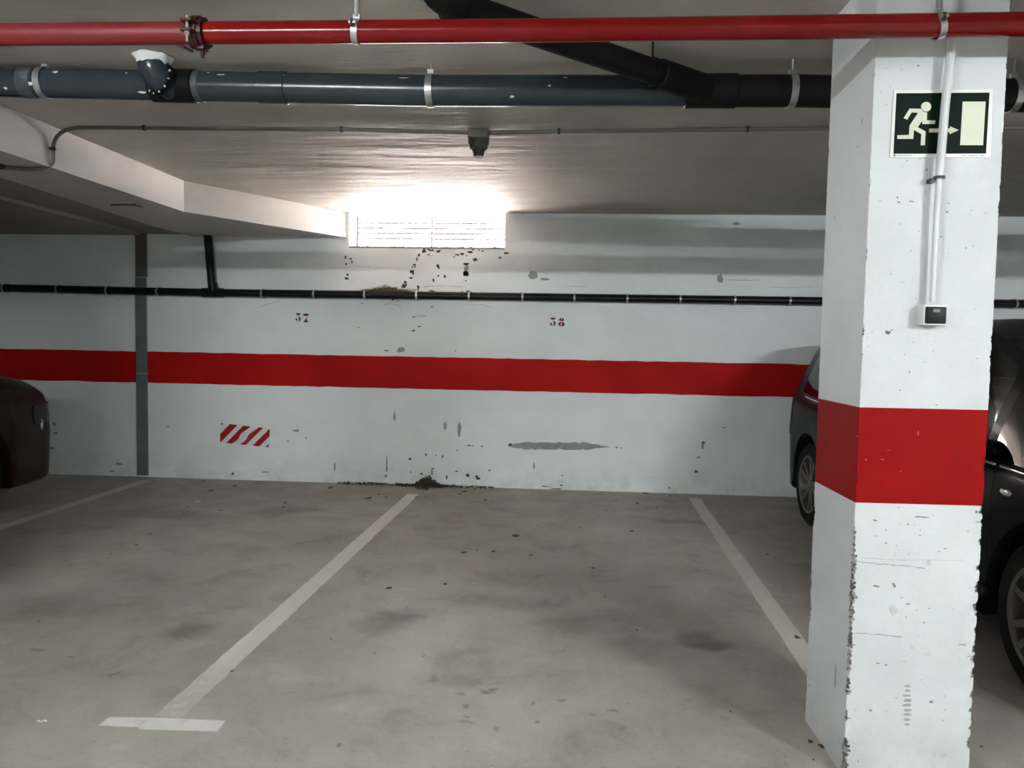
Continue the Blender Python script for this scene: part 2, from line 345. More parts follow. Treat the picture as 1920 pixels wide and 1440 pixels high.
# ---- parking lines (paint on the floor)
K = 0.02208
def park_line(xw, w, y0, y1, m, seed):
    r = random.Random(seed); bm = bmesh.new(); n = max(2, int((y1 - y0) / 0.04)); L, Rr = [], []
    for i in range(n + 1):
        y = y0 + (y1 - y0) * i / n; x = xw + K * (y - D)
        L.append(bm.verts.new((x - w / 2 + r.uniform(-.003, .003), y, .0008))); Rr.append(bm.verts.new((x + w / 2 + r.uniform(-.003, .003), y, .0008)))
    for i in range(n): bm.faces.new((L[i], Rr[i], Rr[i + 1], L[i + 1]))
    return obj('parking_line', bm, m, floor)
park_line(-1.244, 0.100, 2.50, 6.36, M['line_a'], 1)
park_line(1.114, 0.098, 2.75, 6.56, M['line_b'], 2)
park_line(-3.693, 0.098, 2.2, 6.58, M['line_b'], 3)
park_line(3.52, 0.098, 2.2, 6.58, M['line_b'], 4)
bm = bmesh.new()
r = random.Random(9); pts = [onz(205, 1345, 0), onz(300, 1346, 0), onz(423, 1352, 0), onz(408, 1372, 0), onz(262, 1368, 0), onz(258, 1364, 0), onz(184, 1361, 0)]
bm.faces.new([bm.verts.new((p.x, p.y, .0012)) for p in pts][::-1])
obj('parking_mark', bm, M['tmark'], floor)
# ---- irregular flakes used for stains, chips and scuffs
def flake(bm, c, ax, ay, rx, ry, rng, n=9, mi=0):
    vs = []
    for k in range(n):
        a = 2 * PI * k / n + rng.uniform(-.2, .2); q = rng.uniform(0.62, 1.12)
        vs.append(bm.verts.new(c + ax * (math.cos(a) * rx * q) + ay * (math.sin(a) * ry * q)))
    f = bm.faces.new(vs); f.material_index = mi; return f
def stroke(bm, pts, w, ax_n, rng, mi=0):
    n = len(pts); A, B = [], []
    for i, p in enumerate(pts):
        t = (pts[min(i + 1, n - 1)] - pts[max(i - 1, 0)]).normalized(); s = t.cross(ax_n).normalized() * w * rng.uniform(.35, 1) * (0.4 if i in (0, n - 1) else 1)
        A.append(bm.verts.new(p + s)); B.append(bm.verts.new(p - s))
    for i in range(n - 1):
        f = bm.faces.new((A[i], A[i + 1], B[i + 1], B[i])); f.material_index = mi
rng = random.Random(17)
EX, EZ, NY = Vector((1, 0, 0)), Vector((0, 0, 1)), Vector((0, -1, 0))
bm = bmesh.new()
def wall_spots(lst, ox, oy, s, mi):
    for it in lst:
        cx, cy, w, h = it[:4]; c = ony(ox + cx / s, oy + cy / s, D); c.y -= .0016 + rng.uniform(0, .0004)
        kpx = D / FOC / s / 2 * (1.35 if mi == 0 else 1.1)
        if mi == 0 and max(w, h) > 28:
            for _ in range(4):
                flake(bm, c + EX * rng.uniform(-.3, .3) * w * 2 * kpx + EZ * rng.uniform(-.3, .3) * h * 2 * kpx, EX, EZ, w * kpx * .6, h * kpx * .6, rng, 8, mi)
        else: flake(bm, c, EX, EZ, w * kpx, h * kpx, rng, 9, mi)
wall_spots([(1405, 750, 50, 100)], 640, 380, 6, 1)
wall_spots([(160, 620, 70, 60), (250, 655, 80, 20), (1560, 650, 46, 66), (1680, 237, 70, 20)], 960, 360, 4, 2)
wall_spots([(300, 350, 60, 25), (590, 620, 14, 70), (1525, 340, 30, 130), (1420, 310, 22, 80), (980, 590, 12, 120), (1320, 660, 16, 70), (1040, 240, 20, 70)], 480, 720, 4, 2)
wall_spots([(1400, 550, 30, 20), (1430, 460, 22, 60), (165, 610, 16, 60), (1590, 328, 35, 10)], 960, 720, 4, 2)
wall_spots([(1090, 1185, 60, 40), (1240, 930, 120, 5)], 480, 360, 4, 2)
wall_spots([(410, 300, 30, 30), (420, 370, 50, 20), (390, 480, 60, 20), (890, 600, 70, 20), (840, 655, 50, 14)], 0, 720, 4, 2)
wall_spots([(930, 540, 40, 40), (1000, 535, 60, 20), (1090, 545, 45, 25), (975, 585, 30, 12), (870, 580, 25, 40), (852, 635, 12, 40), (825, 710, 25, 30), (800, 725, 15, 15), (800, 790, 35, 50), (785, 845, 35, 20),
            (720, 885, 25, 40), (710, 940, 45, 40), (865, 965, 20, 50), (1030, 990, 60, 18), (1035, 870, 25, 30), (1090, 715, 30, 45), (1100, 825, 30, 15), (1165, 830, 22, 28), (1405, 690, 55, 30), (1395, 820, 50, 80),
            (1400, 880, 25, 10), (1350, 575, 50, 25), (1300, 590, 40, 18), (1265, 610, 30, 10), (1450, 560, 50, 25), (1485, 530, 18, 18), (1410, 598, 15, 12), (1510, 640, 40, 30), (1860, 568, 45, 18), (1785, 620, 25, 20),
            (1590, 545, 20, 18), (1550, 535, 14, 12), (50, 690, 30, 18), (65, 855, 40, 30), (70, 810, 20, 30), (100, 635, 30, 15), (120, 670, 15, 25), (45, 610, 18, 40), (1435, 1003, 50, 25), (1360, 1005, 25, 12), (690, 950, 30, 14),
            (580, 1092, 24, 14), (985, 1070, 30, 14), (235, 1128, 30, 8), (640, 1100, 60, 5), (1020, 1172, 22, 12)], 640, 380, 6, 0)
wall_spots([(980, 640, 12, 30), (975, 690, 14, 16), (1155, 562, 20, 16), (1275, 530, 10, 18), (1350, 533, 12, 8), (1400, 545, 10, 18), (1240, 673, 20, 12), (1505, 655, 20, 10), (1590, 685, 25, 20), (1665, 700, 30, 25),
            (1430, 700, 12, 28), (1750, 648, 14, 8), (1695, 468, 12, 10), (1610, 460, 40, 8), (1905, 452, 25, 16), (375, 405, 10, 8), (240, 430, 12, 8), (70, 660, 50, 5), (1160, 660, 10, 8), (1330, 635, 16, 8), (1510, 497, 10, 8)], 480, 720, 4, 0)
wall_spots([(1180, 778, 10, 10), (1380, 657, 22, 20), (1435, 440, 24, 12), (260, 768, 60, 6), (330, 785, 60, 8), (370, 760, 20, 8), (375, 685, 16, 6)], 960, 720, 4, 0)
wall_spots([(1185, 938, 25, 6), (1225, 1008, 18, 8), (1180, 1040, 22, 12), (980, 1190, 28, 8), (1497, 1190, 12, 8), (770, 1017, 10, 6), (1600, 750, 30, 12)], 480, 360, 4, 0)
wall_spots([(1745, 672, 16, 18), (1260, 320, 20, 6)], 0, 720, 4, 0)
# hairline cracks in the plaster
def wall_crack(pts, w=0.0016, mi=0):
    P3 = []
    for (a, b), (c, d) in zip(pts, pts[1:]):
        k = max(2, int(math.hypot(c - a, d - b) / 7))
        for i in range(k):
            q = ony(a + (c - a) * i / k + rng.uniform(-1, 1), b + (d - b) * i / k + rng.uniform(-1.2, 1.2), D); q.y -= .0018; P3.append(q)
    stroke(bm, P3, w, NY, rng, mi)
wall_crack([(790, 538), (830, 536), (860, 537), (886, 540)]); wall_crack([(662, 497), (674, 501), (690, 500), (705, 504)], .0012); wall_crack([(1360, 524), (1385, 526), (1435, 525)])
wall_crack([(1057, 536), (1090, 538), (1110, 537)], .0012); wall_crack([(480, 577), (510, 568), (535, 563)], .0022, 2); wall_crack([(720, 570), (745, 573), (762, 580)]); wall_crack([(715, 575), (730, 567), (760, 565)], .0012)
wall_crack([(1440, 538), (1480, 540), (1535, 536)], .0010); wall_crack([(150, 550), (215, 556), (232, 572)], .0014, 2); wall_crack([(870, 570), (905, 572), (930, 578)], .0012); wall_crack([(800, 585), (812, 592)], .001)
ch = obj('plaster_stains', bm, [M['stain'], M['stain_l'], M['grey_scrape']], wall); ch['kind'] = 'stuff'
# long horizontal scrape on the wall
bm = bmesh.new(); tp, bt = [], []
for i in range(31):
    t = i / 30; px = 952 + 192 * t; e = min(1, t * 7, (1 - t) * 4); r_ = random.Random(i)
    a = ony(px, 835 + 2.5 * t - 6.5 * e * (1 + r_.uniform(-.25, .25)), D); b = ony(px, 836.5 + 1.5 * t + 5.5 * e * (1 + r_.uniform(-.25, .25)), D)
    a.y -= .0015; b.y -= .0015; tp.append(bm.verts.new(a)); bt.append(bm.verts.new(b))
for i in range(30): bm.faces.new((bt[i], bt[i + 1], tp[i + 1], tp[i]))
for (px, py, w, h) in ((1156, 839, .02, .008), (1165, 840, .008, .008)):
    c = ony(px, py, D); c.y -= .0015; flake(bm, c, EX, EZ, w, h, rng)
obj('plaster_scrape', bm, M['grey_scrape'], wall)
# ---- stencilled bay numbers
def blob(cx, cy, rx, ry, a0=0, a1=2 * PI, n=16): return [(cx + rx * math.cos(a0 + (a1 - a0) * k / n), cy + ry * math.sin(a0 + (a1 - a0) * k / n)) for k in range(n + 1)]
def crescent(cx, cy, rx, ry, ix, iy, dx, a0, a1, n=14):
    o_ = [(cx + rx * math.cos(a0 + (a1 - a0) * k / n), cy + ry * math.sin(a0 + (a1 - a0) * k / n)) for k in range(n + 1)]
    i_ = [(cx + dx + ix * math.cos(a0 + (a1 - a0) * k / n), cy + iy * math.sin(a0 + (a1 - a0) * k / n)) for k in range(n + 1)]
    return o_ + i_[::-1]
THREE = [[(.12, 1), (.88, 1), (.72, .77), (.16, .77)], crescent(.45, .31, .44, .32, .14, .26, .04, -PI / 2 + .05, PI / 2 + .15), blob(.19, .24, .17, .13), [(.08, .2), (.22, .03), (.40, -.01), (.40, .05), (.26, .1), (.2, .2)]]
SEVEN = [[(.06, 1), (.95, 1), (.88, .76), (.02, .72)], [(.62, .62), (.70, .62), (.60, .28), (.70, .14), (.88, .02), (.88, -.02), (.04, -.02), (.04, .04), (.22, .1), (.38, .22), (.52, .45)]]
EIGHT = [crescent(.5, .78, .36, .22, .10, .18, 0, PI / 2 + .15, 3 * PI / 2 - .1), crescent(.5, .78, .36, .22, .10, .18, 0, -PI / 2 + .1, PI / 2 - .15),
         crescent(.5, .26, .46, .28, .14, .23, 0, PI / 2 + .12, 3 * PI / 2 - .08), crescent(.5, .26, .46, .28, .14, .23, 0, -PI / 2 + .08, PI / 2 - .12)]
def digits(glyphs, boxes):
    bm = bmesh.new()
    for g, (x0, z0, w, h) in zip(glyphs, boxes):
        for poly in g:
            bm.faces.new([bm.verts.new((x0 + a * w, D - .0014, z0 + b * h)) for a, b in poly])
    bmesh.ops.triangulate(bm, faces=bm.faces[:]); return obj('painted_number', bm, M['stencil'], wall)
def dbox(x0, y0, x1, y1):
    a, b = ony(x0, y0), ony(x1, y1); return (a.x, b.z, b.x - a.x, a.z - b.z)
digits([THREE, SEVEN], [dbox(554, 587.2, 565.2, 602.8), dbox(568.6, 588, 579.6, 604)])
digits([THREE, EIGHT], [dbox(1031, 595.5, 1043.2, 611.3), dbox(1046.6, 596, 1059, 612)])
# ------------------------------------------------------------------ ventilation window
win = empty('window_1', ((WX0 + WX1) / 2, D + WT - .06, WZ0)); tag(win, 'bright louvred ventilation window under the ceiling in the back wall', kind='structure')
yl = D + 0.245
lz = [ony(740, y, yl).z for y in (418.5, 428, 437.5, 447.5)]
zb_ = WZ0
mx = ony(810, 430, yl).x
fx0, fx1 = WX0 + .002, WX1 - .002
for k, z in enumerate(lz + [WZ0 + .012]):
    for (a, b) in ((fx0 + .014, mx - .009), (mx + .009, fx1 - .014)):
        bm = bmesh.new(); Mx = Matrix.Translation((0, yl, z)) @ Matrix.Rotation(0.13, 4, 'X')
        box(bm, a, b, 0, .034, -.002, .002, Mx); box(bm, a, b, -.003, .002, -.0065, .0065, Mx); obj('slat', bm, M['louvre'], win)
bm = bmesh.new(); box(bm, fx0, fx0 + .016, yl - .006, yl + .05, WZ0, ZC); obj('frame_side', bm, M['louvre'], win)
bm = bmesh.new(); box(bm, fx1 - .016, fx1, yl - .006, yl + .05, WZ0, ZC); obj('frame_side', bm, M['louvre'], win)
bm = bmesh.new(); box(bm, mx - .006, mx + .006, yl - .004, yl + .05, WZ0, ZC); obj('mullion', bm, M['louvre'], win)
bm = bmesh.new(); box(bm, WX0, WX1, D - .006, D + WT, WZ0 - .012, WZ0 + .001); obj('window_sill', bm, M['louvre'], win)
bm = bmesh.new(); r = random.Random(5)
for k in range(90):
    c = Vector((r.uniform(WX0 + .1, WX1 - .05), D + r.uniform(.0, .08), WZ0 + .004 + r.uniform(0, .012)))
    a = r.uniform(0, PI); flake(bm, c, Vector((math.cos(a), math.sin(a), r.uniform(-.3, .3))), Vector((-math.sin(a), math.cos(a) * .4, r.uniform(.3, 1))), r.uniform(.008, .03), r.uniform(.003, .008), r, 6)
tag(obj('leaf_litter', bm, M['leaf']), 'dry brown leaf litter caught along the louvred window ledge', 'leaf litter', kind='stuff')
# ------------------------------------------------------------------ pillar with chipped edges
rng = random.Random(23)
zs = [k * 0.0045 for k in range(int(ZC / 0.0045) + 1)] + [ZC]
zs = sorted(set([z for z in zs if abs(z - PS1) > .004 and abs(z - PS2) > .004] + [PS1, PS2]))
def chips_for(seed, dens, heavy):
    r = random.Random(seed); ev = []
    z = 0.0
    while z < 2.3:
        z += r.expovariate(dens if z < 0.95 else dens * .45); ev.append((z, r.uniform(.006, .03), r.uniform(.003, .011) * (1 if z < 1 else .6)))
    ev += heavy
    def f(z):
        c = 0.0016 + 0.0012 * math.sin(z * 190 + seed) * math.sin(z * 71)
        for z0, h, s in ev:
            d = abs(z - z0) / h
            if d < 1: c = max(c, s * (1 - d * d) * (0.85 + .3 * math.sin(z * 900 + z0 * 50)))
        c = min(c, .018)
        return max(c * (.75 + .5 * (math.sin(z * 7919 + seed * 13.7) * 43758.5453 % 1.0)), .0006)
    return f
HF = [(.72, .05, 0.0078), (.66, .05, 0.0125), (.60, .04, 0.0109), (.56, .03, 0.0156), (.50, .05, 0.0125), (.44, .04, 0.0094), (.40, .05, 0.0117), (.35, .05, 0.0094), (.29, .025, 0.0101), (.19, .03, 0.0078), (.08, .05, 0.0140), (.02, .04, 0.0156)]
HR = [(.83, .012, .014), (.80, .01, .010), (.74, .015, .008), (.66, .012, .013), (.60, .025, .012), (.54, .02, .015), (.47, .012, .012), (.41, .012, .014), (.38, .015, .012), (.34, .02, .010), (.27, .02, .009), (.12, .02, .012)]
HB = [(.74, .05, .013), (.40, .06, .014), (.12, .03, .007)]
CH = [chips_for(1, 16, HF), chips_for(2, 26, HR), chips_for(3, 12, []), chips_for(4, 6, HB)]
offs = [0, .0025, .005, .0075, .010, .013, .016, .0195, .0235, .029]
corners = [(0, 0), (PW, 0), (PW, PD), (0, PD)]
per = []     # (u, v, corner index or None, offset, normal)
for k in range(4):
    a, b = corners[k], corners[(k + 1) % 4]; L = math.hypot(b[0] - a[0], b[1] - a[1]); d = ((b[0] - a[0]) / L, (b[1] - a[1]) / L); nrm = (d[1], -d[0])
    for s in offs: per.append((a[0] + d[0] * s, a[1] + d[1] * s, k, s, nrm, d))
    for s in (.35, .65): per.append((a[0] + d[0] * L * s, a[1] + d[1] * L * s, None, 0, nrm, d))
    for s in offs[:0:-1]: per.append((b[0] - d[0] * s, b[1] - d[1] * s, (k + 1) % 4, s, nrm, (-d[0], -d[1])))
cen = (PW / 2, PD / 2)
bmw, bmr = bmesh.new(), bmesh.new()
def pil_rows(bm, zlist, scale=1.0):
    rows = []
    for z in zlist:
        row = []
        for (u, v, k, s, nrm, d) in per:
            depth = 0.0
            if k is not None:
                c = CH[k](z) * scale
                if s < c:
                    depth = (c - s) * (.55 + .5 * (math.sin(s * 9173 + z * 5171) * 43758.5 % 1.0))
                    if s == 0:
                        cu, cv = corners[k]; su, sv = (1 if cu == 0 else -1), (1 if cv == 0 else -1); u += su * c * .5; v += sv * c * .5
                    else: u -= nrm[0] * depth; v -= nrm[1] * depth
                    depth = max(depth, c * .5)
            row.append((bm.verts.new(pil(u, v, z)), depth))
        rows.append(row)
    n = len(per)
    for A, B in zip(rows, rows[1:]):
        for i in range(n):
            j = (i + 1) % n; f = bm.faces.new((A[i][0], A[j][0], B[j][0], B[i][0]))
            if (A[i][1] + A[j][1] + B[i][1] + B[j][1]) > .0085: f.material_index = 1
pil_rows(bmw, [z for z in zs if z <= PS1]); pil_rows(bmw, [z for z in zs if z >= PS2]); pil_rows(bmr, [z for z in zs if PS1 <= z <= PS2], .6)
pillar = tag(obj('pillar', bmw, [M['pillar'], M['bare']]), 'white square concrete pillar with chipped edges and red band', kind='structure')
obj('red_band', bmr, [M['red_pillar'], M['coupling']], pillar)
# spots and scuffs on the pillar
bm = bmesh.new(); bml = bmesh.new()
def pil_spots(lst, ox, oy, s, mi, left=False):
    for (cx, cy, w, h) in lst:
        X, Y = ox + cx / s, oy + cy / s
        c = onl(X, Y, .0008 + rng.uniform(0, .0004)) if left else onp(X, Y, .0008 + rng.uniform(0, .0004))
        k = (c - O).dot(fw) / FOC / s / 2
        if left: flake(bm, c, PG, EZ, w * k * 2.4, h * k, rng, 10, mi)
        elif max(w, h) > 30 and mi == 0:
            for _ in range(3): flake(bm, c + PE * rng.uniform(-.35, .35) * w * 2 * k + EZ * rng.uniform(-.3, .3) * h * 2 * k, PE, EZ, w * k * .6, h * k * .65, rng, 8, mi)
        else: flake(bm, c, PE, EZ, w * k, h * k, rng, 9, mi)
pil_spots([(1125, 492, 30, 10), (918, 648, 10, 8), (848, 690, 10, 8), (890, 783, 8, 8), (1045, 1205, 15, 8), (1190, 1273, 14, 20), (1010, 1247, 8, 6), (1140, 1192, 12, 6)], 1440, 0, 4, 0)
pil_spots([(890, 512, 50, 10), (1000, 518, 25, 20)], 1440, 0, 4, 1)
pil_spots([(970, 40, 20, 15), (980, 75, 25, 18), (1075, 68, 35, 14), (1130, 292, 18, 8), (1075, 440, 8, 8), (1340, 150, 22, 22), (1355, 85, 14, 8), (1300, 335, 25, 8), (1485, 420, 14, 12), (1535, 405, 18, 5), (995, 240, 14, 6), (922, 618, 10, 8),
           (1007, 675, 10, 8), (1085, 663, 8, 6), (895, 1055, 55, 28), (925, 1035, 25, 10), (1090, 1127, 10, 8), (1175, 1275, 10, 8), (1060, 1350, 12, 20), (1550, 878, 10, 8), (1240, 1195, 12, 8), (1025, 1220, 12, 6), (780, 775, 12, 5),
           (1005, 763, 8, 6), (1105, 798, 8, 6), (1525, 138, 20, 5), (1518, 170, 10, 8), (1632, 155, 10, 6), (1570, 1248, 20, 5), (750, 1160, 18, 5), (745, 1090, 10, 6), (1352, 457, 10, 6)], 1440, 360, 4, 0)
pil_spots([(840, 65, 40, 14), (780, 1050, 30, 34)], 1440, 360, 4, 1)
pil_spots([(795, 1020, 50, 16), (1140, 1000, 120, 14), (1048, 1050, 40, 12), (885, 1095, 16, 10), (885, 1193, 20, 12), (965, 1212, 14, 8), (1140, 1135, 12, 12), (1145, 1095, 12, 8), (1285, 1257, 10, 12), (1330, 1235, 28, 10), (1500, 1105, 16, 8),
           (1565, 960, 25, 26), (1560, 1035, 60, 8), (990, 47, 16, 8), (1265, 157, 22, 8), (980, 925, 14, 6), (1240, 985, 20, 6), (1100, 1060, 12, 6), (990, 1052, 10, 8), (950, 1278, 10, 6), (1055, 1278, 14, 6)], 1440, 720, 4, 0)
pil_spots([(808, 1140, 45, 25), (1200, 1340, 40, 70)], 1440, 720, 4, 1)
pil_spots([(810, 75, 45, 22), (940, 68, 35, 40), (1057, 213, 45, 12), (1115, 257, 12, 10), (1207, 242, 10, 12), (1170, 350, 25, 9), (1035, 308, 14, 8), (1128, 450, 10, 8), (820, 655, 60, 9), (880, 667, 40, 12), (770, 1010, 35, 20), (1225, 945, 30, 26),
           (1310, 1082, 14, 10), (1150, 780, 12, 10), (960, 915, 25, 5), (1330, 1005, 10, 12), (1080, 540, 12, 12), (675, 1390, 16, 12), (1480, 515, 110, 9), (1515, 605, 50, 7), (1530, 755, 30, 20), (1545, 225, 40, 40), (640, 515, 80, 10), (605, 1065, 50, 10)], 1440, 1080, 4, 0)
pil_spots([(1390, 245, 40, 20), (655, 1005, 25, 35), (888, 1015, 25, 20), (1215, 1070, 14, 25), (770, 1185, 35, 14), (1285, 1345, 130, 50), (1020, 640, 60, 14), (1190, 590, 60, 40), (1330, 900, 30, 40), (940, 260, 70, 120), (1000, 160, 40, 20)], 1440, 1080, 4, 1)
pil_spots([(1042 + (k % 2) * 4, 825 + k * 36, 50 + 26 * math.sin((k + .5) * PI / 9), 25) for k in range(9)], 1440, 1080, 4, 2)
pil_spots([(505, 760, 14, 230), (310, 820, 14, 30), (380, 730, 8, 12)], 1440, 1080, 4, 2, True)
pil_spots([(670, 1100, 8, 25), (705, 910, 8, 60)], 1440, 0, 4, 2, True)
pil_spots([(500, 190, 6, 35), (540, 265, 5, 30), (630, 18, 6, 8)], 1440, 360, 4, 2, True)
def pil_crack(pts, w=.0012, mi=0):
    P3 = []
    for (a, b), (c, d) in zip(pts, pts[1:]):
        for i in range(8): P3.append(onp(a + (c - a) * i / 8 + rng.uniform(-.6, .6), b + (d - b) * i / 8 + rng.uniform(-.7, .7), .001))
    stroke(bm, P3, w, -PG, rng, mi)
pil_crack([(1600, 1052), (1650, 1058), (1700, 1061), (1742, 1067)], .0010); pil_crack([(1602, 1187.5), (1650, 1189.5), (1700, 1196)], .0014); pil_crack([(1610, 1046), (1680, 1050), (1830, 1051)], .0005)
pc = obj('paint_chips', bm, [M['chip'], M['chip_l'], M['stain_l'] if False else M['grey_scrape']], pillar); pc['kind'] = 'stuff'
bm = bmesh.new()
for (cx, cy, w, h) in ((735, 568, 25, 12), (860, 565, 35, 10), (995, 655, 22, 10), (1125, 370, 14, 40), (672, 393, 16, 10), (905, 497, 36, 5)):
    c = onp(1440 + cx / 4, 720 + cy / 4, .0012); k = 2.3 / FOC / 8; flake(bm, c, PE, EZ, w * k, h * k, rng, 8)
sc_ = obj('paint_scuffs', bm, mat('faded_red_scuff', (0.50, 0.09, 0.075), 0.7), pillar); sc_['kind'] = 'stuff'

# ------------------------------------------------------------------ fluorescent lamps over the aisle behind the viewpoint, and added fill lamps
def lamp(x, y, label, tube_mat, h=.62):
    t = thing('fluorescent_lamp', (x, y, ZC), label, 'lamp')
    bm = bmesh.new(); box(bm, x - h, x + h, y - .03, y + .03, ZC - .034, ZC - .001, None, .004); obj('lamp_body', bm, M['lamp_body'], t)
    bm = bmesh.new(); tube(bm, [(x - h + .03, y, ZC - .062), (x + h - .03, y, ZC - .062)], .013, 10); obj('lamp_tube', bm, tube_mat, t)
    for s in (-1, 1):
        bm = bmesh.new(); box(bm, x + s * (h - .02) - .01, x + s * (h - .02) + .01, y - .014, y + .014, ZC - .078, ZC - .030); obj('lamp_holder', bm, M['lamp_body'], t)
    return t
lamp(-2.05, -0.8, 'white batten lamp with bare tube over the aisle, behind the viewpoint to the left', M['tube_a'])
lamp(3.1, -0.8, 'white batten lamp with bare tube over the aisle, behind the viewpoint to the right', M['tube_b'], .33)
for y, a in ((-3.1, 'second'), (-5.3, 'third')):  # more rows, unseen, added only to fill the room with light
    lamp(-2.05, y, 'added fill lamp, white batten with bare tube, %s in the row behind the viewpoint to the left' % a, M['tube_c'])
    lamp(3.1, y, 'added fill lamp, white batten with bare tube, %s in the row behind the viewpoint to the right' % a, M['tube_c'])

# ------------------------------------------------------------------ red fire pipe
RZ, RY, RR = 2.190, 2.236, .0315
rp = thing('red_pipe', (0, RY, RZ), 'glossy red fire water pipe running across under the ceiling', 'pipe')
def rpz(x): return RZ + .004 * abs(x) / 1.5
cx_ = -1.085
bm = bmesh.new(); tube(bm, [(-5.5, RY, RZ + .006), (cx_, RY, RZ + .001)], RR, 32); obj('pipe_section', bm, M['red_pipe_dull'], rp, True, 40)['label'] = 'dull dusty red pipe left of the coupling'
bm = bmesh.new(); tube(bm, [(cx_, RY, RZ + .001), (0, RY, RZ - .001), (1.2, RY, RZ + .003), (5.5, RY, RZ + .008)], RR, 32); obj('pipe_section', bm, M['red_pipe'], rp, True, 40)
bm = bmesh.new()
ring(bm, (cx_, RY, RZ), (1, 0, 0), RR - .002, RR + .011, .046, 32); ring(bm, (cx_, RY, RZ), (1, 0, 0), RR, RR + .016, .020, 32)
for s in (-1, 1):                 # bolt lugs in front and behind
    for dz in (-.017, .010):
        box(bm, cx_ - .022, cx_ + .012, RY + s * .052 - .020, RY + s * .052 + .014, RZ + dz, RZ + dz + .007, None, .002)
box(bm, cx_ + .002, cx_ + .026, RY - .022, RY + .01, RZ - RR - .020, RZ - RR - .008, None, .003)
cp = obj('coupling', bm, M['coupling'], rp, True, 40); cp['label'] = 'dark red grooved coupling'
for s in (-1, 1):
    bm = bmesh.new(); yb = RY + s * .052 - (.006 if s < 0 else -.002); tube(bm, [(cx_ - .006, yb, RZ - .045), (cx_ - .006, yb, RZ + .028)], .0042, 10)
    tube(bm, [(cx_ - .006, yb, RZ - .028), (cx_ - .006, yb, RZ - .017)], .0082, 6); obj('bolt', bm, M['bolt'], cp)
bm = bmesh.new(); tube(bm, [(cx_ + .014, RY - .006, RZ - RR - .008), (cx_ + .014, RY - .006, RZ - RR - .040)], .0055, 8); obj('bolt', bm, M['coupling'], cp)
def red_hanger(x, tilt):
    bm = bmesh.new(); ax = Vector((math.cos(tilt), 0, -math.sin(tilt))).normalized()
    ring(bm, (x, RY, RZ), ax, RR + .0004, RR + .003, .018, 32)
    box(bm, x - .010, x + .010, RY - .006, RY + .006, RZ + RR, RZ + RR + .016); box(bm, x - .013, x + .009, RY - RR - .012, RY - RR + .004, RZ + .008, RZ + .017, None, .001)
    h = obj('pipe_hanger', bm, M['steel'], rp, True, 35)
    bm = bmesh.new(); tube(bm, [(x, RY, RZ + RR + .012), (x, RY, ZC)], .0038, 8); tube(bm, [(x, RY, RZ + RR + .010), (x, RY, RZ + RR + .055)], .0085, 10); obj('rod', bm, M['steel'], h)
    bm = bmesh.new(); tube(bm, [(x - .004, RY - RR - .009, RZ + .020), (x - .004, RY - RR - .009, RZ + .001)], .005, 6); obj('screw', bm, M['iron'], h)
xh = ony(669, 62, RY).x; red_hanger(xh, .12)
xh2 = ony(1759, 48, RY).x; red_hanger(xh2, -.25)
# ------------------------------------------------------------------ grey drain pipe
GY, GR = 3.085, .0585
gz = lambda x: float(np.interp(x, [-6, -2.35, -1.5, -.58, .86, 1.7, 6], [2.355, 2.333, 2.312, 2.291, 2.284, 2.263, 2.20]))
dp = thing('drain_pipe', (0, GY, 2.29), 'grey plastic drain pipe hung along the ceiling behind the red pipe', 'pipe')
xt = ony(324, 150, GY).x; xs1 = ony(488, 160, GY).x; xy = ony(1300, 170, GY).x
def gpt(x): return (x, GY, gz(x))
bm = bmesh.new(); tube(bm, [gpt(-6), gpt(-2.35), gpt(xt - .08)], GR, 32); obj('pipe_section', bm, M['pvc'], dp, True, 40)
bm = bmesh.new(); tube(bm, [gpt(xt + .1), gpt(xs1)], GR, 32); obj('pipe_section', bm, M['pvc'], dp, True, 40)
bm = bmesh.new(); tube(bm, [gpt(xs1), gpt(-.58), gpt(0), gpt(xy)], GR + .0005, 32); obj('pipe_section', bm, M['pvc'], dp, True, 40)
bm = bmesh.new(); tube(bm, [gpt(xy), gpt(.86), gpt(1.7), gpt(6)], GR + .001, 32); obj('pipe_section', bm, M['pvc_dark'], dp, True, 40)['label'] = 'darker drain pipe beyond the branch'  # same drain run; shade on its right end put into the colour
def sleeve(xa, xb, r, m):
    bm = bmesh.new(); tube(bm, [gpt(xa - .003), gpt(xa), gpt(xb), gpt(xb + .003)], [r - .004, r, r, r - .004], 32); return obj('sleeve', bm, m, dp, True, 40)
sleeve(xs1, xs1 + .11, GR + .004, M['pvc']); sleeve(xt + .10, xt + .125, GR + .002, M['pvc_dust']); sleeve(ony(45, 150, GY).x, ony(70, 150, GY).x, GR + .003, M['pvc_dust'])
bm = bmesh.new(); tube(bm, [gpt(xt - .085), gpt(xt - .08), gpt(xt + .095), gpt(xt + .10)], [GR, GR + .0065, GR + .0065, GR], 32); tee = obj('tee_fitting', bm, M['pvc_dark'], dp, True, 40)
c0 = Vector((xt - .035, GY - .085, ZC - .002)); el = [c0, c0 - Vector((0, 0, .03))] + arc(c0 - Vector((0, 0, .03)), c0 + Vector((.005, .0, -.085)), Vector((xt + .005, GY - .01, gz(xt) - .004)), 10)[1:]
bm = bmesh.new(); tube(bm, el, .058, 28); elb = obj('elbow', bm, M['pvc'], tee, True, 50)
e_ax = (el[-1] - el[-5]).normalized(); e_c = el[-6]
bm = bmesh.new(); ring(bm, el[-5], e_ax, .052, .0665, .022, 32); obj('socket_ring', bm, M['pvc_dark'], tee, True, 40)
bm = bmesh.new(); xx, yy = frame_of(e_ax); rg = random.Random(4)
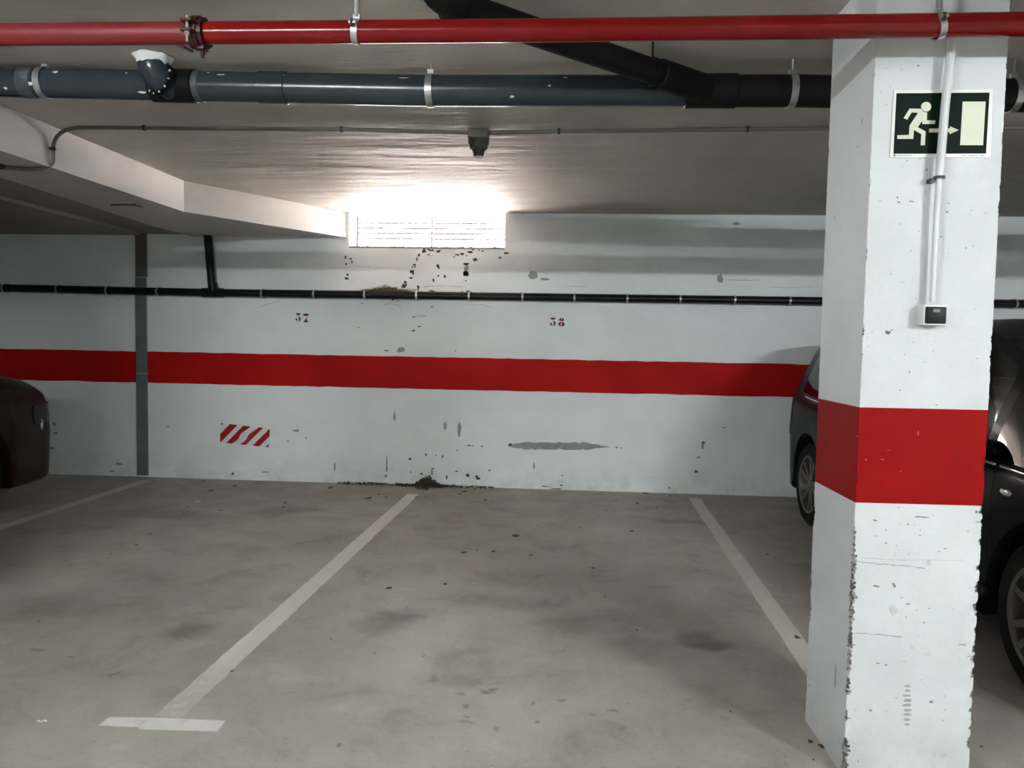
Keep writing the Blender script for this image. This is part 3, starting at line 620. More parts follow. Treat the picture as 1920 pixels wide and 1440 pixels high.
for k in range(12):
    a = 2 * PI * k / 12 + .2; c = el[-5] - e_ax * .010 + (xx * math.cos(a) + yy * math.sin(a)) * .0645
    g = bmesh.ops.create_icosphere(bm, subdivisions=1, radius=.0048); bmesh.ops.transform(bm, matrix=Matrix.Translation(c) @ Matrix.Diagonal((rg.uniform(.7, 1.2), rg.uniform(.7, 1.2), rg.uniform(.7, 1.2), 1)), verts=g['verts'])
dr = obj('paint_drips', bm, M['plaster'], tee); dr['kind'] = 'stuff'
bm = bmesh.new(); rg = random.Random(8); prev = None; rows = []
for (r0, z) in ((.072, 0), (.064, -.012), (.0595, -.030)):
    rows.append([bm.verts.new(c0 + Vector((math.cos(2 * PI * k / 22) * r0 * rg.uniform(.9, 1.12), math.sin(2 * PI * k / 22) * r0 * rg.uniform(.9, 1.12), z * rg.uniform(.7, 1.3)))) for k in range(22)])
for A, B in zip(rows, rows[1:]):
    for k in range(22): bm.faces.new((A[k], A[(k + 1) % 22], B[(k + 1) % 22], B[k]))
obj('filler_collar', bm, M['plaster'], dp, True)['label'] = 'white filler round the pipe at the ceiling'
# white paint smears on the pipe skin
bm = bmesh.new(); rg = random.Random(12)
for (px, py, w, h) in ((45, 140, .016, .016), (105, 136, .013, .008), (525, 141, .022, .005), (757, 147, .024, .002), (960, 181, .010, .006), (1030, 163, .006, .004), (415, 141, .018, .003), (1060, 146, .012, .002), (238, 138, .005, .003), (390, 136, .008, .003), (265, 172, .02, .006), (10, 165, .01, .008), (60, 158, .012, .008)):
    q = ony(px, py, GY - GR * .8); dz = q.z - gz(q.x); dz = max(-GR * .97, min(GR * .97, dz)); a = math.asin(dz / GR)
    n = Vector((0, -math.cos(a), math.sin(a))); c = Vector((q.x, GY, gz(q.x))) + n * (GR + .0014); flake(bm, c, EX, n.cross(EX), w, h, rg, 8)
sm = obj('paint_smears', bm, M['plaster'], dp); sm['kind'] = 'stuff'
# diagonal branch
b0 = onz(838, 6, 2.325); b0 = Vector((b0.x, b0.y, 2.328)); b1 = Vector((xy + .05, GY - .01, gz(xy)))
bd = (b1 - b0).normalized()
bm = bmesh.new(); up0 = b0 - bd * .05 + Vector((0, 0, .10)); tube(bm, [up0] + arc(b0 - bd * .05 + Vector((0, 0, .05)), b0 - bd * .05, b0 + bd * .03, 6) + [b1], .0445, 28); br = obj('branch_pipe', bm, M['pvc_dark'], dp, True, 50)
br['label'] = 'dark branch joining the drain pipe at an angle'
bm = bmesh.new(); ring(bm, b0 + bd * .02, bd, .043, .050, .05, 28); obj('sleeve', bm, M['pvc_dark'], br, True, 40)
bm = bmesh.new(); tube(bm, [b1 - bd * .26, b1 - bd * .255, b1], [.046, .0535, .055], 28); obj('sleeve', bm, M['pvc_dark'], br, True, 40)
bm = bmesh.new(); ring(bm, b1 - bd * .29, bd, .045, .049, .022, 28); tube(bm, [b1 - bd * .29 + Vector((0, 0, .045)), (b1 - bd * .29).xy.to_3d() + Vector((0, 0, ZC))], .004, 8); obj('pipe_clamp', bm, M['pvc_dark'], br, True, 40)
sleeve(xy - .03, xy + .16, GR + .006, M['pvc_dark'])
for px in (85, 807, 1484, 1899):
    x = ony(px, 170, GY).x; bm = bmesh.new(); ring(bm, gpt(x), (1, 0, 0), GR + .001, GR + .005, .026, 32)
    box(bm, x - .012, x + .012, GY - .008, GY + .008, gz(x) + GR, gz(x) + GR + .022); o = obj('pipe_clamp', bm, M['steel'], dp, True, 35)
    bm = bmesh.new(); tube(bm, [(x + .002, GY, gz(x) + GR + .015), (x + .002, GY, ZC)], .0045, 8); obj('rod', bm, M['steel'], o)
# ------------------------------------------------------------------ ceiling conduit and detector
cc = thing('ceiling_conduit', (0, 4.05, ZC), 'thin grey electrical conduit clipped across the ceiling and round the dropped band', 'conduit')
CZ = ZC - .014
path = [Vector((3.6, 3.97, CZ)), Vector((2.15, 3.99, CZ)), Vector((1.29, 4.0, CZ)), Vector((-.05, 4.055, CZ)), Vector((-.477, 4.086, CZ))]
bm = bmesh.new(); tube(bm, path, .010, 12); obj('conduit_run', bm, M['conduit'], cc, True, 50)
L0 = Vector((-2.56, 3.975, CZ)); sx = -2.737 + .014
path = [Vector((-.477, 4.086, CZ)), Vector((-1.19, 4.012, CZ)), L0] + arc(L0, (sx, 3.97, CZ), (sx, 3.97, 2.27), 8)[1:]
bm = bmesh.new(); tube(bm, path, .010, 12); obj('conduit_run', bm, M['conduit'], cc, True, 50)
bm = bmesh.new(); tube(bm, [(sx, 3.97, 2.285), (sx, 3.97, 2.23)] + arc((sx, 3.97, 2.22), (sx, 3.965, SOF - .014), (sx - .16, 3.95, SOF - .014), 8) + [(-3.06, 3.86, SOF - .014)], .0105, 12); obj('conduit_run', bm, M['conduit'], cc, True, 50)
def clip(bm, c, ax, r, flat):
    c = Vector(c); ax = Vector(ax); ring(bm, c, ax, r, r + .0035, .014, 14); 
for px, py in ((272, 241), (643, 245), (1048, 248), (1398, 246)):
    q = onz(px, py, CZ); bm = bmesh.new(); pth = [(-2.56, 3.975), (-1.19, 4.012), (-.477, 4.086), (-.05, 4.055), (1.29, 4.0), (2.15, 3.99)]
    y = float(np.interp(q.x, [a for a, b in pth], [b for a, b in pth])); ring(bm, (q.x, y, CZ), (1, 0, 0), .0100, .0135, .013, 14); box(bm, q.x - .006, q.x + .006, y - .008, y + .008, CZ + .008, ZC)
    obj('clip', bm, M['clip'], cc)
bm = bmesh.new(); ring(bm, (sx, 3.97, 2.277), (0, 0, 1), .0105, .0145, .012, 14); box(bm, -2.737, sx, 3.955, 3.985, 2.271, 2.283); obj('clip', bm, M['clip'], cc)
bm = bmesh.new(); ring(bm, (-2.95, 3.894, SOF - .014), (1, 0, 0), .0105, .0145, .014, 14); box(bm, -2.956, -2.944, 3.885, 3.903, SOF - .006, SOF); obj('clip', bm, M['clip'], cc)
dx, dy = -.478, 4.088
dt = thing('smoke_detector', (dx, dy, ZC), 'grey smoke detector hanging under the ceiling conduit in front of the window', 'detector')
bm = bmesh.new(); box(bm, dx - .052, dx + .052, dy - .045, dy + .045, ZC - .052, ZC - .001, None, .005); obj('base_box', bm, M['device'], dt, True, 35)
bm = bmesh.new(); lathe(bm, [(0, 0), (.054, 0), (.054, -.022), (.048, -.026), (.047, -.044), (.036, -.052), (0, -.052)], (dx, dy, ZC - .050), (0, 0, 1), 28); obj('detector_body', bm, M['device'], dt, True, 35)
bm = bmesh.new(); lathe(bm, [(0, 0), (.030, 0), (.026, -.012), (.022, -.030), (.016, -.035), (0, -.035)], (dx, dy, ZC - .101), (0, 0, 1), 24)
cg = obj('sensor_cage', bm, M['lens'], dt, True, 35)
bm = bmesh.new()
for k in range(10):
    a = 2 * PI * k / 10; tube(bm, [(dx + math.cos(a) * .031, dy + math.sin(a) * .031, ZC - .101), (dx + math.cos(a) * .024, dy + math.sin(a) * .024, ZC - .134)], .0018, 5)
ring(bm, (dx, dy, ZC - .134), (0, 0, 1), .016, .026, .004, 20); obj('cage_ribs', bm, M['device'], dt)
# ------------------------------------------------------------------ black pipe on the wall
BY, BZ, BR = D - .062, 1.678, .034
bp = thing('black_pipe', (0, BY, BZ), 'black plastic pipe clipped along the back wall above the bay numbers', 'pipe')
bz = lambda x: float(np.interp(x, [-6, -5.1, -3.1, 8], [1.70, 1.694, 1.678, 1.682]))
bm = bmesh.new(); tube(bm, [(x, BY, bz(x)) for x in (-8, -5.1, -3.13, -1, 2, 7.4)], BR, 24); obj('pipe_run', bm, M['black_pipe'], bp, True, 40)
bm = bmesh.new(); tube(bm, [(-3.23, BY, BZ), (-3.225, BY, BZ), (-3.035, BY, BZ), (-3.03, BY, BZ)], [BR, BR + .007, BR + .007, BR], 24); tube(bm, [(-3.13, BY, BZ), (-3.132, BY, BZ + .085)], BR + .005, 20); obj('tee_fitting', bm, M['black_pipe'], bp, True, 40)
bm = bmesh.new(); tube(bm, [(-3.132, BY, BZ), (-3.175, BY, SOF + .02)], BR + .001, 24); obj('riser', bm, M['black_pipe'], bp, True, 40)
cxs = [-5.07, -4.565, -4.101, -3.631, -2.68, -2.213, -1.761, -1.303, -.845, -.381, .064, .513, .959, 1.414, 1.869, 2.33, 2.78, 3.24, 3.693]
base = None
for x in cxs:
    if base is None:
        bm = bmesh.new(); ring(bm, (0, 0, 0), (1, 0, 0), BR + .0005, BR + .004, .016, 24); box(bm, -.008, .008, .02, .0595, BR + .001, BR + .007); box(bm, -.008, .008, .02, .0595, -BR - .007, -BR - .001)
        base = obj('clip', bm, M['steel'], None, True, 35); o = base
    else: o = base.copy(); COL.objects.link(o)
    o.parent = bp; o.location = (x, 0, bz(x) - BZ)
# nest of straw lodged on the pipe
bm = bmesh.new(); rg = random.Random(31)
for k in range(420):
    x = rg.gauss(-1.56, .085); x = max(-1.76, min(-1.33, x)); z = BZ + BR + .004 + abs(rg.gauss(0, .010)) * (1.4 if -1.68 < x < -1.48 else .6); y = BY + rg.uniform(-.018, .050); L = rg.uniform(.015, .05); a = rg.uniform(-.5, .5) + (PI if rg.random() < .5 else 0); b = rg.uniform(-.35, .35)
    d = Vector((math.cos(a) * math.cos(b), math.sin(a) * .4, math.sin(b))) * L; p = Vector((x, y, z)); q = p + d; q.z = max(q.z, BZ + BR + .002); q.y = min(q.y, D - .004); tube(bm, [p, (p + q) / 2 + Vector((0, 0, rg.uniform(0, .006))), q], rg.uniform(.0008, .002), 4, False)
tag(obj('straw_nest', bm, M['straw']), 'ragged straw nest lodged on the black wall pipe below the window', 'nest', kind='stuff')
# ------------------------------------------------------------------ grey flat duct up the wall
du = thing('wall_duct', (-3.81, D, 0), 'grey vertical flat duct on the back wall at the far left bay line', 'duct')
dx0, dx1 = -3.866, -3.768; yd = D - .025
bm = bmesh.new(); box(bm, dx0, dx1, yd, D - .0005, .018, .945, None, .003); obj('duct_section', bm, M['duct'], du)
bm = bmesh.new(); box(bm, dx0, dx1, yd, D - .0005, .949, 1.808, None, .003); obj('duct_section', bm, M['duct'], du)
bm = bmesh.new(); box(bm, dx0 + .003, dx1 + .008, yd, D - .0005, 1.812, 2.30, None, .003); obj('duct_section', bm, M['duct_up'], du)['label'] = 'dark brownish upper duct section'
for z in (.947, 1.81):
    bm = bmesh.new(); box(bm, dx0 - .001, dx1 + .001, yd - .002, D - .0005, z - .007, z + .007, None, .001); obj('joint_strip', bm, M['steel'], du)
# ------------------------------------------------------------------ striped plate on the wall
hz = thing('hazard_plate', (-2.864, D - .004, .41), 'small red and white striped plate fixed tilted on the wall below bay number 37', 'plate')
q4 = [ony(*p) for p in ((413.5, 793), (507, 803.5), (506, 838.5), (413, 829))]
def hp(u, v, off):
    p = (q4[0] * (1 - u) + q4[1] * u) * (1 - v) + (q4[3] * (1 - u) + q4[2] * u) * v
    return Vector((p.x, D - off - .004 * math.exp(-((u - .52) / .05) ** 2), p.z))
bm = bmesh.new(); nU = 28; F_, B_ = [], []
for i in range(nU + 1):
    u = i / nU; F_.append([bm.verts.new(hp(u, v, .006)) for v in (0, .5, 1)]); B_.append([bm.verts.new(hp(u, v, .0035)) for v in (0, .5, 1)])
for i in range(nU):
    for j in range(2):
        bm.faces.new((F_[i][j], F_[i][j + 1], F_[i + 1][j + 1], F_[i + 1][j])); bm.faces.new((B_[i][j], B_[i + 1][j], B_[i + 1][j + 1], B_[i][j + 1]))
    bm.faces.new((F_[i][0], F_[i + 1][0], B_[i + 1][0], B_[i][0])); bm.faces.new((F_[i][2], B_[i][2], B_[i + 1][2], F_[i + 1][2]))
for i in (0, nU):
    for j in range(2): bm.faces.new((F_[i][j], B_[i][j], B_[i][j + 1], F_[i][j + 1]))
bmesh.ops.recalc_face_normals(bm, faces=bm.faces[:]); obj('plate_panel', bm, M['plate_w'], hz)
def stripe(u0, u1, cut=None):    # slanted band: u at the bottom edge, leaning right towards the top
    bm = bmesh.new(); n = 22; rows = []
    for i in range(n + 1):
        v = 1 - i / n; sh = .335 * (1 - v); j = (.022 * math.sin(v * 9 + 1) if cut else 0)
        a, b = u0 + sh + j * (cut == 2), u1 + sh + j * (cut == 1)
        a, b = max(.006, min(.994, a)), max(.006, min(.994, b))
        rows.append([bm.verts.new(hp(a + (b - a) * k / 5, v, .0078)) for k in range(6)])
    for i in range(n):
        if (rows[i][0].co - rows[i][5].co).length + (rows[i + 1][0].co - rows[i + 1][5].co).length > .004:
            for k in range(5): bm.faces.new((rows[i][k], rows[i][k + 1], rows[i + 1][k + 1], rows[i + 1][k]))
    obj('red_stripe', bm, M['plate_r'], hz)
stripe(-.14, .015); stripe(.13, .255, 1); stripe(.415, .525, 2); stripe(.66, .795)
for pts in (((0.01, .0), (.07, .0), (.035, .11)), ((.92, 1), (.985, 1), (.975, .84))):
    bm = bmesh.new(); bm.faces.new([bm.verts.new(hp(u, v, .0082)) for u, v in pts]); obj('bent_corner', bm, M['plate_d'], hz)
# ------------------------------------------------------------------ exit sign on the pillar
sg = thing('exit_sign', onp(1765, 233), 'dark green running figure exit sign mounted on the pillar', 'sign')
def sp(cx, cy): return (1660 + cx * 210 / 1920, 160 + cy * 150 / 1371)
def sign_poly(name, polys, off, m, th=.0004):
    bm = bmesh.new()
    for poly in polys:
        prism(bm, [onp(*sp(*p), off) for p in poly], -PG, th)
    bmesh.ops.triangulate(bm, faces=[f for f in bm.faces if len(f.verts) > 4]); return obj(name, bm, m, sg)
sign_poly('sign_panel', [[(140, 90), (1835, 70), (1790, 1240), (70, 1240)]], .0004, M['sign_white'], .0036)
sign_poly('green_field', [[(192, 138), (1785, 125), (1725, 1170), (138, 1172)]], .0040, M['sign_green'])
head = [(700 + 88 * math.cos(2 * PI * k / 28), 367 + 84 * math.sin(2 * PI * k / 28)) for k in range(28)]
body = [(415, 398), (610, 402), (640, 445), (680, 462), (716, 464), (712, 600), (858, 602), (850, 663), (632, 663), (636, 605), (556, 716), (690, 792), (678, 1027), (604, 1027), (616, 838), (490, 765), (478, 918), (202, 918), (205, 854), (404, 850), (414, 690), (560, 470), (450, 466), (375, 590), (312, 562)]
arrow = [(750, 740), (1105, 738), (1108, 702), (1258, 768), (1100, 842), (1103, 806), (748, 808)]
door = [(1325, 280), (1720, 278), (1675, 1026), (1280, 1026)]
sign_poly('running_figure', [head, body], .0046, M['sign_glow']); sign_poly('arrow', [arrow], .0046, M['sign_glow']); sign_poly('door_panel', [door], .0046, M['sign_glow'])
sign_poly('small_print', [[(140, 1185), (175, 1185), (172, 1217), (138, 1217)]] + [[(190 + k * 38, 1197), (190 + k * 38 + 30, 1197), (188 + k * 38 + 30, 1207), (188 + k * 38, 1207)] for k in range(7)]
          + [[(1305 + k * 40, 1198), (1305 + k * 40 + 32, 1198), (1303 + k * 40 + 32, 1210), (1303 + k * 40, 1210)] for k in (0, 1, 3, 4, 5, 6, 8, 9)], .0042, M['sign_ink'])['kind'] = 'stuff'
# ------------------------------------------------------------------ conduit and switch on the pillar
pcn = thing('pillar_conduit', onp(1770, 200), 'pale vertical conduit down the pillar in front of the exit sign', 'conduit')
P_ = [onp(1790, -30, .030), onp(1786, 50, .030), onp(1783, 100, .030), onp(1772, 200, .030), onp(1761, 335, .030)]
bm = bmesh.new(); tube(bm, P_, .0118, 16); obj('conduit_run', bm, M['conduit_w'], pcn, True, 50)
bm = bmesh.new(); tube(bm, [onp(1761, 325, .030), onp(1755.5, 420, .028), onp(1748, 566, .026)], .0088, 14); obj('conduit_run', bm, M['conduit_w'], pcn, True, 50)
cq = onp(1761, 333, .030); bm = bmesh.new(); ring(bm, cq, (0, 0, 1), .0118, .0155, .007, 18); q = pil(0, 0, 0)
box(bm, cq.x - .022, cq.x - .008, cq.y - .002, PY + .012 + .004, cq.z - .012, cq.z - .001); obj('clip', bm, M['clip'], pcn)
sw = thing('light_switch', onp(1748, 590), 'small white surface mounted light switch with black rocker on the pillar', 'switch')
a, b = onp(1733, 571, .042), onp(1775, 610.5, .042)
u0, u1 = (a - PO).dot(PE), (b - PO).dot(PE); z1_, z0_ = a.z, b.z
MP = Matrix.Translation(PO) @ Matrix.Rotation(PR, 4, 'Z')
bm = bmesh.new(); box(bm, u0, u1, -.042, .0004, z0_, z1_, MP, .004); sb = obj('switch_box', bm, M['white_plastic'], sw, True, 35)
bm = bmesh.new(); box(bm, u0 + .004, u1 - .003, -.0455, -.040, z0_ + .005, z1_ - .006, MP, .003); rk = obj('rocker', bm, M['rocker'], sw, True, 35)
bm = bmesh.new(); um = (u0 + u1) / 2; box(bm, um - .009, um + .010, -.0465, -.044, z1_ - .022, z1_ - .013, MP); obj('indicator_lens', bm, M['rocker_win'], rk)
# ------------------------------------------------------------------ small loose things
hk = bmesh.new(); a, b, c = onz(208, 384.5, SOF - .012), onz(252, 384.5, SOF - .012), onz(268, 388, SOF - .012)
tube(hk, [a, a.lerp(b, .5) + Vector((0, 0, .002)), b, c], .0045, 6); tube(hk, [b, b + Vector((0, 0, .02))], .004, 6)
tag(obj('wire_stub', hk, M['iron']), 'bent rusty wire stub under the dropped ceiling band', 'wire')
bm = bmesh.new(); tube(bm, [onz(330, 82, ZC - .002), onz(345, 88, ZC - .012), onz(362, 97, ZC - .02)], .005, 8)
tag(obj('loose_cable', bm, M['clip']), 'short black cable end sticking out below the red coupling', 'cable')
# mound of dead leaves at the wall
bm = bmesh.new(); rg = random.Random(41)
for k in range(900):
    x = rg.gauss(-1.215, .10) if k < 620 else rg.uniform(-2.0, -.6); hh = .095 * math.exp(-((x + 1.20) / .085) ** 2) if k < 620 else .0
    y = D - abs(rg.gauss(0, .035 + hh * .45)) - .004; z = max(.003, hh * (1 - (D - y) / .14) * rg.uniform(.3, 1.05)) if hh > .004 else rg.uniform(.002, .012)
    a = rg.uniform(0, 2 * PI); b = rg.uniform(-.7, .7); ax = Vector((math.cos(a), math.sin(a) * .5, math.sin(b) * .5)).normalized(); ay = Vector((-math.sin(a) * .5, math.cos(a) * .4, math.cos(b))).normalized()
    flake(bm, Vector((x, min(y, D - .012), z + .003)), ax, ay, rg.uniform(.006, .02), rg.uniform(.003, .009), rg, 6)
for v in bm.verts: v.co.z = max(.001, v.co.z); v.co.y = min(v.co.y, D - .002)
tag(obj('dead_leaves', bm, M['leaf']), 'brown heap of dead leaves at the wall foot by the middle bay line', 'leaves', kind='stuff')
bm = bmesh.new(); rg = random.Random(43)
loc = [(1195, 944, 9), (1215, 952, 4), (1232, 952, 4), (1294, 951, 5), (1185, 1, 0), (1155, 938, 4), (1210, 925, 12), (1257, 930, 6), (870, 922, 12), (862, 927, 9), (910, 938, 8), (925, 941, 5), (780, 933, 6), (798, 933, 5), (688, 935, 16), (710, 927, 5), (723, 932, 9), (535, 943, 8), (532, 951, 7), (595, 956, 4), (620, 915, 12), (382, 903, 10), (345, 965, 8), (415, 957, 8), (395, 920, 14), (440, 912, 12), (282, 1002, 7), (255, 1022, 8), (208, 1039, 6), (280, 1050, 3), (352, 950, 5), (966, 1005, 16), (1184, 996, 10), (1008, 985, 4), (1088, 990, 4), (1136, 957, 5), (1352, 959, 5), (870, 1036, 12), (925, 1034, 10), (893, 1033, 6), (637, 995, 3), (1113, 1066, 8), (995, 1041, 8), (436, 1258, 8), (1155, 1163, 4), (1194, 1182, 5), (1134, 1120, 5), (730, 1103, 14), (1494, 1195, 10), (1512, 1346, 8), (1520, 1392, 10), (1540, 1400, 12), (1525, 1425, 5), (835, 1095, 8), (1370, 1335, 4), (620, 1199, 4), (702, 1226, 4), (795, 1230, 4), (1160, 1337, 3), (1840, 1400, 6), (72, 1166, 4), (705, 1030, 4), (1440, 1040, 5)]
for (px, py, s) in loc:
    if s == 0: continue
    c = onz(px, py, .002); k = (c - O).dot(fw) / FOC * .5 * s
    for _ in range(2):
        a = rg.uniform(-.4, .4); flake(bm, c + Vector((rg.uniform(-.4, .4) * k, rg.uniform(-.01, .01), rg.uniform(0, .004))), Vector((math.cos(a), math.sin(a), .12)), Vector((-math.sin(a), math.cos(a), .15)), k, k * rg.uniform(.5, 1.0), rg, 7)
for k in range(160):
    x = rg.uniform(-3.6, 1.8); y = D - abs(rg.gauss(0, .35)) - .20; a = rg.uniform(0, PI); s = rg.uniform(.003, .010)
    flake(bm, Vector((x, y, .003)), Vector((math.cos(a), math.sin(a), .1)), Vector((-math.sin(a), math.cos(a), .1)), s, s * .6, rg, 6)
for v in bm.verts: v.co.z = max(.0015, v.co.z)
lt = tag(obj('leaf_litter', bm, M['leaf']), 'scattered crumbs of dead leaf and twigs over the floor', 'leaf litter', kind='stuff')
def scrap(px, py, L, wd, rz, label):
    c = onz(px, py, 0); bm = bmesh.new(); n = 5; A, B = [], []
    for i in range(n + 1):
        t = i / n - .5; z = .002 + .006 * (0.5 + .5 * math.sin(i * 2.1)); d = Vector((math.cos(rz), math.sin(rz), 0)); s = Vector((-d.y, d.x, 0)) * wd * (.6 + .4 * math.cos(t * 2.6))
        A.append(c + d * t * L + s + Vector((0, 0, z))); B.append(c + d * t * L - s + Vector((0, 0, z * .6)))
    va, vb = [bm.verts.new(p) for p in A], [bm.verts.new(p) for p in B]
    for i in range(n): bm.faces.new((va[i], va[i + 1], vb[i + 1], vb[i]))
    g = bmesh.ops.solidify(bm, geom=bm.faces[:], thickness=.0008); tag(obj('paper_scrap', bm, M['paper']), label, 'litter')
scrap(370, 941, .05, .012, .1, 'small white paper scrap on the floor near the left bay line')
scrap(78, 1354, .035, .004, .15, 'thin white paper strip on the floor at the lower left of the photo')
scrap(1735, 1432, .05, .011, 1.1, 'white paper scrap on the floor at the foot of the pillar')

# ------------------------------------------------------------------ cars
def smooth_interp(tab, s):
    xs = [a for a, b in tab]; ys = [b for a, b in tab]
    if s <= xs[0]: return ys[0]
    if s >= xs[-1]: return ys[-1]
    n = len(xs); i = max(k for k in range(n - 1) if xs[k] <= s)
    d = [(ys[k + 1] - ys[k]) / (xs[k + 1] - xs[k]) for k in range(n - 1)]
    def m(k):
        if k == 0: return d[0]
        if k == n - 1: return d[-1]
        return 0 if d[k - 1] * d[k] <= 0 else 2 * d[k - 1] * d[k] / (d[k - 1] + d[k])
    h = xs[i + 1] - xs[i]; t = (s - xs[i]) / h; t2, t3 = t * t, t * t * t
    return ys[i] * (2 * t3 - 3 * t2 + 1) + m(i) * h * (t3 - 2 * t2 + t) + ys[i + 1] * (3 * t2 - 2 * t3) + m(i + 1) * h * (t3 - t2)
def car_paint(name, col, rough=.22, flake_col=None):
    m = mat(name, col, rough + .12, var=(180, flake_col or col, .45, .6), coat=.05, spec=.14); m.node_tree.nodes['Principled BSDF'].inputs['Coat Roughness'].default_value = .06; return m
def glass_mat(name, tint):
    m = bpy.data.materials.new(name); m.use_nodes = True; t = NT(m); n = t.n; n.remove(n['Principled BSDF'])
    tr = n.new('ShaderNodeBsdfTransparent'); tr.inputs[0].default_value = (*tint, 1); gl = n.new('ShaderNodeBsdfGlossy'); gl.inputs['Roughness'].default_value = .02
    fr = n.new('ShaderNodeFresnel'); fr.inputs[0].default_value = 1.6; mx_ = n.new('ShaderNodeMixShader')
    t.l.new(fr.outputs[0], mx_.inputs[0]); t.l.new(tr.outputs[0], mx_.inputs[1]); t.l.new(gl.outputs[0], mx_.inputs[2]); t.l.new(mx_.outputs[0], n['Material Output'].inputs[0]); return m
M['car_glass'] = glass_mat('tinted_car_glass', (.035, .04, .04))
M['tyre'] = mat('tyre_rubber', (.009, .009, .009), .8, spec=.15); M['rim'] = mat('alloy_rim', (.17, .16, .148), .38, metal=.75); M['chrome'] = mat('chrome_trim', (.85, .85, .85), .08, metal=1.0)
M['car_black'] = mat('black_car_plastic', (.010, .010, .011), .5); M['seat'] = mat('dark_seat_cloth', (.03, .03, .033), .9)
M['lamp_red'] = mat('red_lamp_plastic', (.030, .002, .003), .15, coat=.6); M['lamp_clear'] = mat('clear_lamp_plastic', (.014, .013, .013), .2, spec=.2); M['mirror'] = mat('mirror_glass', (.8, .8, .8), .02, metal=1.0)
def build_car(name, label, P, paint, loc, rz):
    root = thing(name, (0, 0, 0), label, 'car')
    rim_m = mat('alloy_rim', P['rim'], .35, metal=.6) if 'rim' in P else M['rim']  # own rim colour: darkened to carry the shade round that car
    L = P['L']; wf, wr, rw = P['wf'], P['wr'], P['rw']; ra = rw + .050
    st = set(np.linspace(0, L, 76).round(4)); st |= {.012, .03, L - .012, L - .03}
    for c in (wf, wr):
        for k in range(25): st.add(round(float(c + ra * math.cos(PI * k / 24)), 4))
    for a, b in P['wins'] + [P['screen'], P['rear']]: st |= {a, b}
    st = sorted(st); s2 = [st[0]]
    for s in st[1:]:
        if s - s2[-1] > .004: s2.append(s)
    st = s2
    def sec(s):
        zt, zs_, zb, w = (smooth_interp(P[k], s) for k in ('zt', 'zs', 'zb', 'w')); inset = smooth_interp(P['inset'], s)
        for c in (wf, wr):
            d = abs(s - c)
            if d < ra: zb = max(zb, rw + math.sqrt(ra * ra - d * d) * 1.0)
        zs_ = max(zs_, zb + .05); zt = max(zt, zs_ + .02); ws = w - .025; wt = ws - inset; H = zt - zs_
        lo = zb + .02; p = [(0, zb + .02), (w * .80, zb + .01), (w * .955, zb), (w * .985, lo)]
        for f in (.2, .4, .6, .78, .92): 
            bulge = -0.012 * (2 * f - 1) ** 2 + .0
            p.append((w + bulge + (.006 if abs(f - .6) < .05 else 0), lo + (zs_ - lo) * f))
        p += [(ws, zs_), (ws - .012, zs_ + min(.018, H * .15))]
        z0, z1 = zs_ + min(.018, H * .15), zt - min(.085, H * .35)
        for f in (.33, .66, 1.0): p.append((ws - .012 - (inset - .012) * (f ** 1.15), z0 + (z1 - z0) * f))
        p += [(wt - .035 if H > .2 else wt * .93, zt - min(.04, H * .18)), (wt * .62, zt - min(.010, H * .06)), (0, zt)]
        return p
    S = [sec(s) for s in st]; nr = len(S[0])
    bms = {}
    def put(key, quad):
        bm = bms.setdefault(key, (bmesh.new(), {}))
        vs = []
        for k, co in quad:
            if k not in bm[1]: bm[1][k] = bm[0].verts.new(co)
            vs.append(bm[1][k])
        if len(set(vs)) == len(vs):
            try: bm[0].faces.new(vs)
            except ValueError: pass
    gR = (10, 13)                       # rows of the side glass
    for side in (1, -1):
        for i in range(len(st) - 1):
            sm_ = (st[i] + st[i + 1]) / 2
            for j in range(nr - 1):
                key = 'body'
                for wi, (a, b) in enumerate(P['wins']):
                    if a < sm_ < b and gR[0] <= j < gR[1]: key = ('side_window', side, wi)
                if P['screen'][0] < sm_ < P['screen'][1] and j >= 14 - 1 and j >= 14: key = 'windscreen'
                if P['rear'][0] < sm_ < P['rear'][1] and j >= 14: key = 'rear_window'
                ids = [(i, j), (i, j + 1), (i + 1, j + 1), (i + 1, j)]
                q = []
                for (a, b) in ids:
                    x, z = S[a][b]; kk = (a, b, side if x > 1e-6 else 0); q.append((kk, (side * x, -st[a], z)))
                if side < 0: q = q[::-1]
                put(key, q)
    bmb = bms['body'][0]
    for i in (0, len(st) - 1):          # end caps
        loop = [(S[i][j][0], S[i][j][1]) for j in range(nr)]; vs = [bms['body'][1].get((i, j, 1 if S[i][j][0] > 1e-6 else 0)) for j in range(nr)] + [bms['body'][1].get((i, j, -1)) for j in range(nr - 2, 0, -1)]
        vs = [v for v in vs if v is not None]
        try: bmb.faces.new(vs)
        except ValueError: pass
    for key, (bm, _) in list(bms.items()):
        bmesh.ops.recalc_face_normals(bm, faces=bm.faces[:])
        if key == 'body': o = obj('body', bm, paint, root, True, 38)
        else: o = obj(key if isinstance(key, str) else 'side_window', bm, M['car_glass'], root, True, 60)
    def surf(s, side, row, off=0.0):
        x, z = sec(s)[row]; return Vector((side * (x + off), -s, z))
    def surfz(s, side, z, off=0.0):
        p = sec(s)
        for a, b in zip(p[3:13], p[4:14]):
            if a[1] <= z <= b[1]: t = (z - a[1]) / max(1e-6, b[1] - a[1]); return Vector((side * (a[0] + (b[0] - a[0]) * t + off), -s, z))
        return Vector((side * (p[6][0] + off), -s, z))
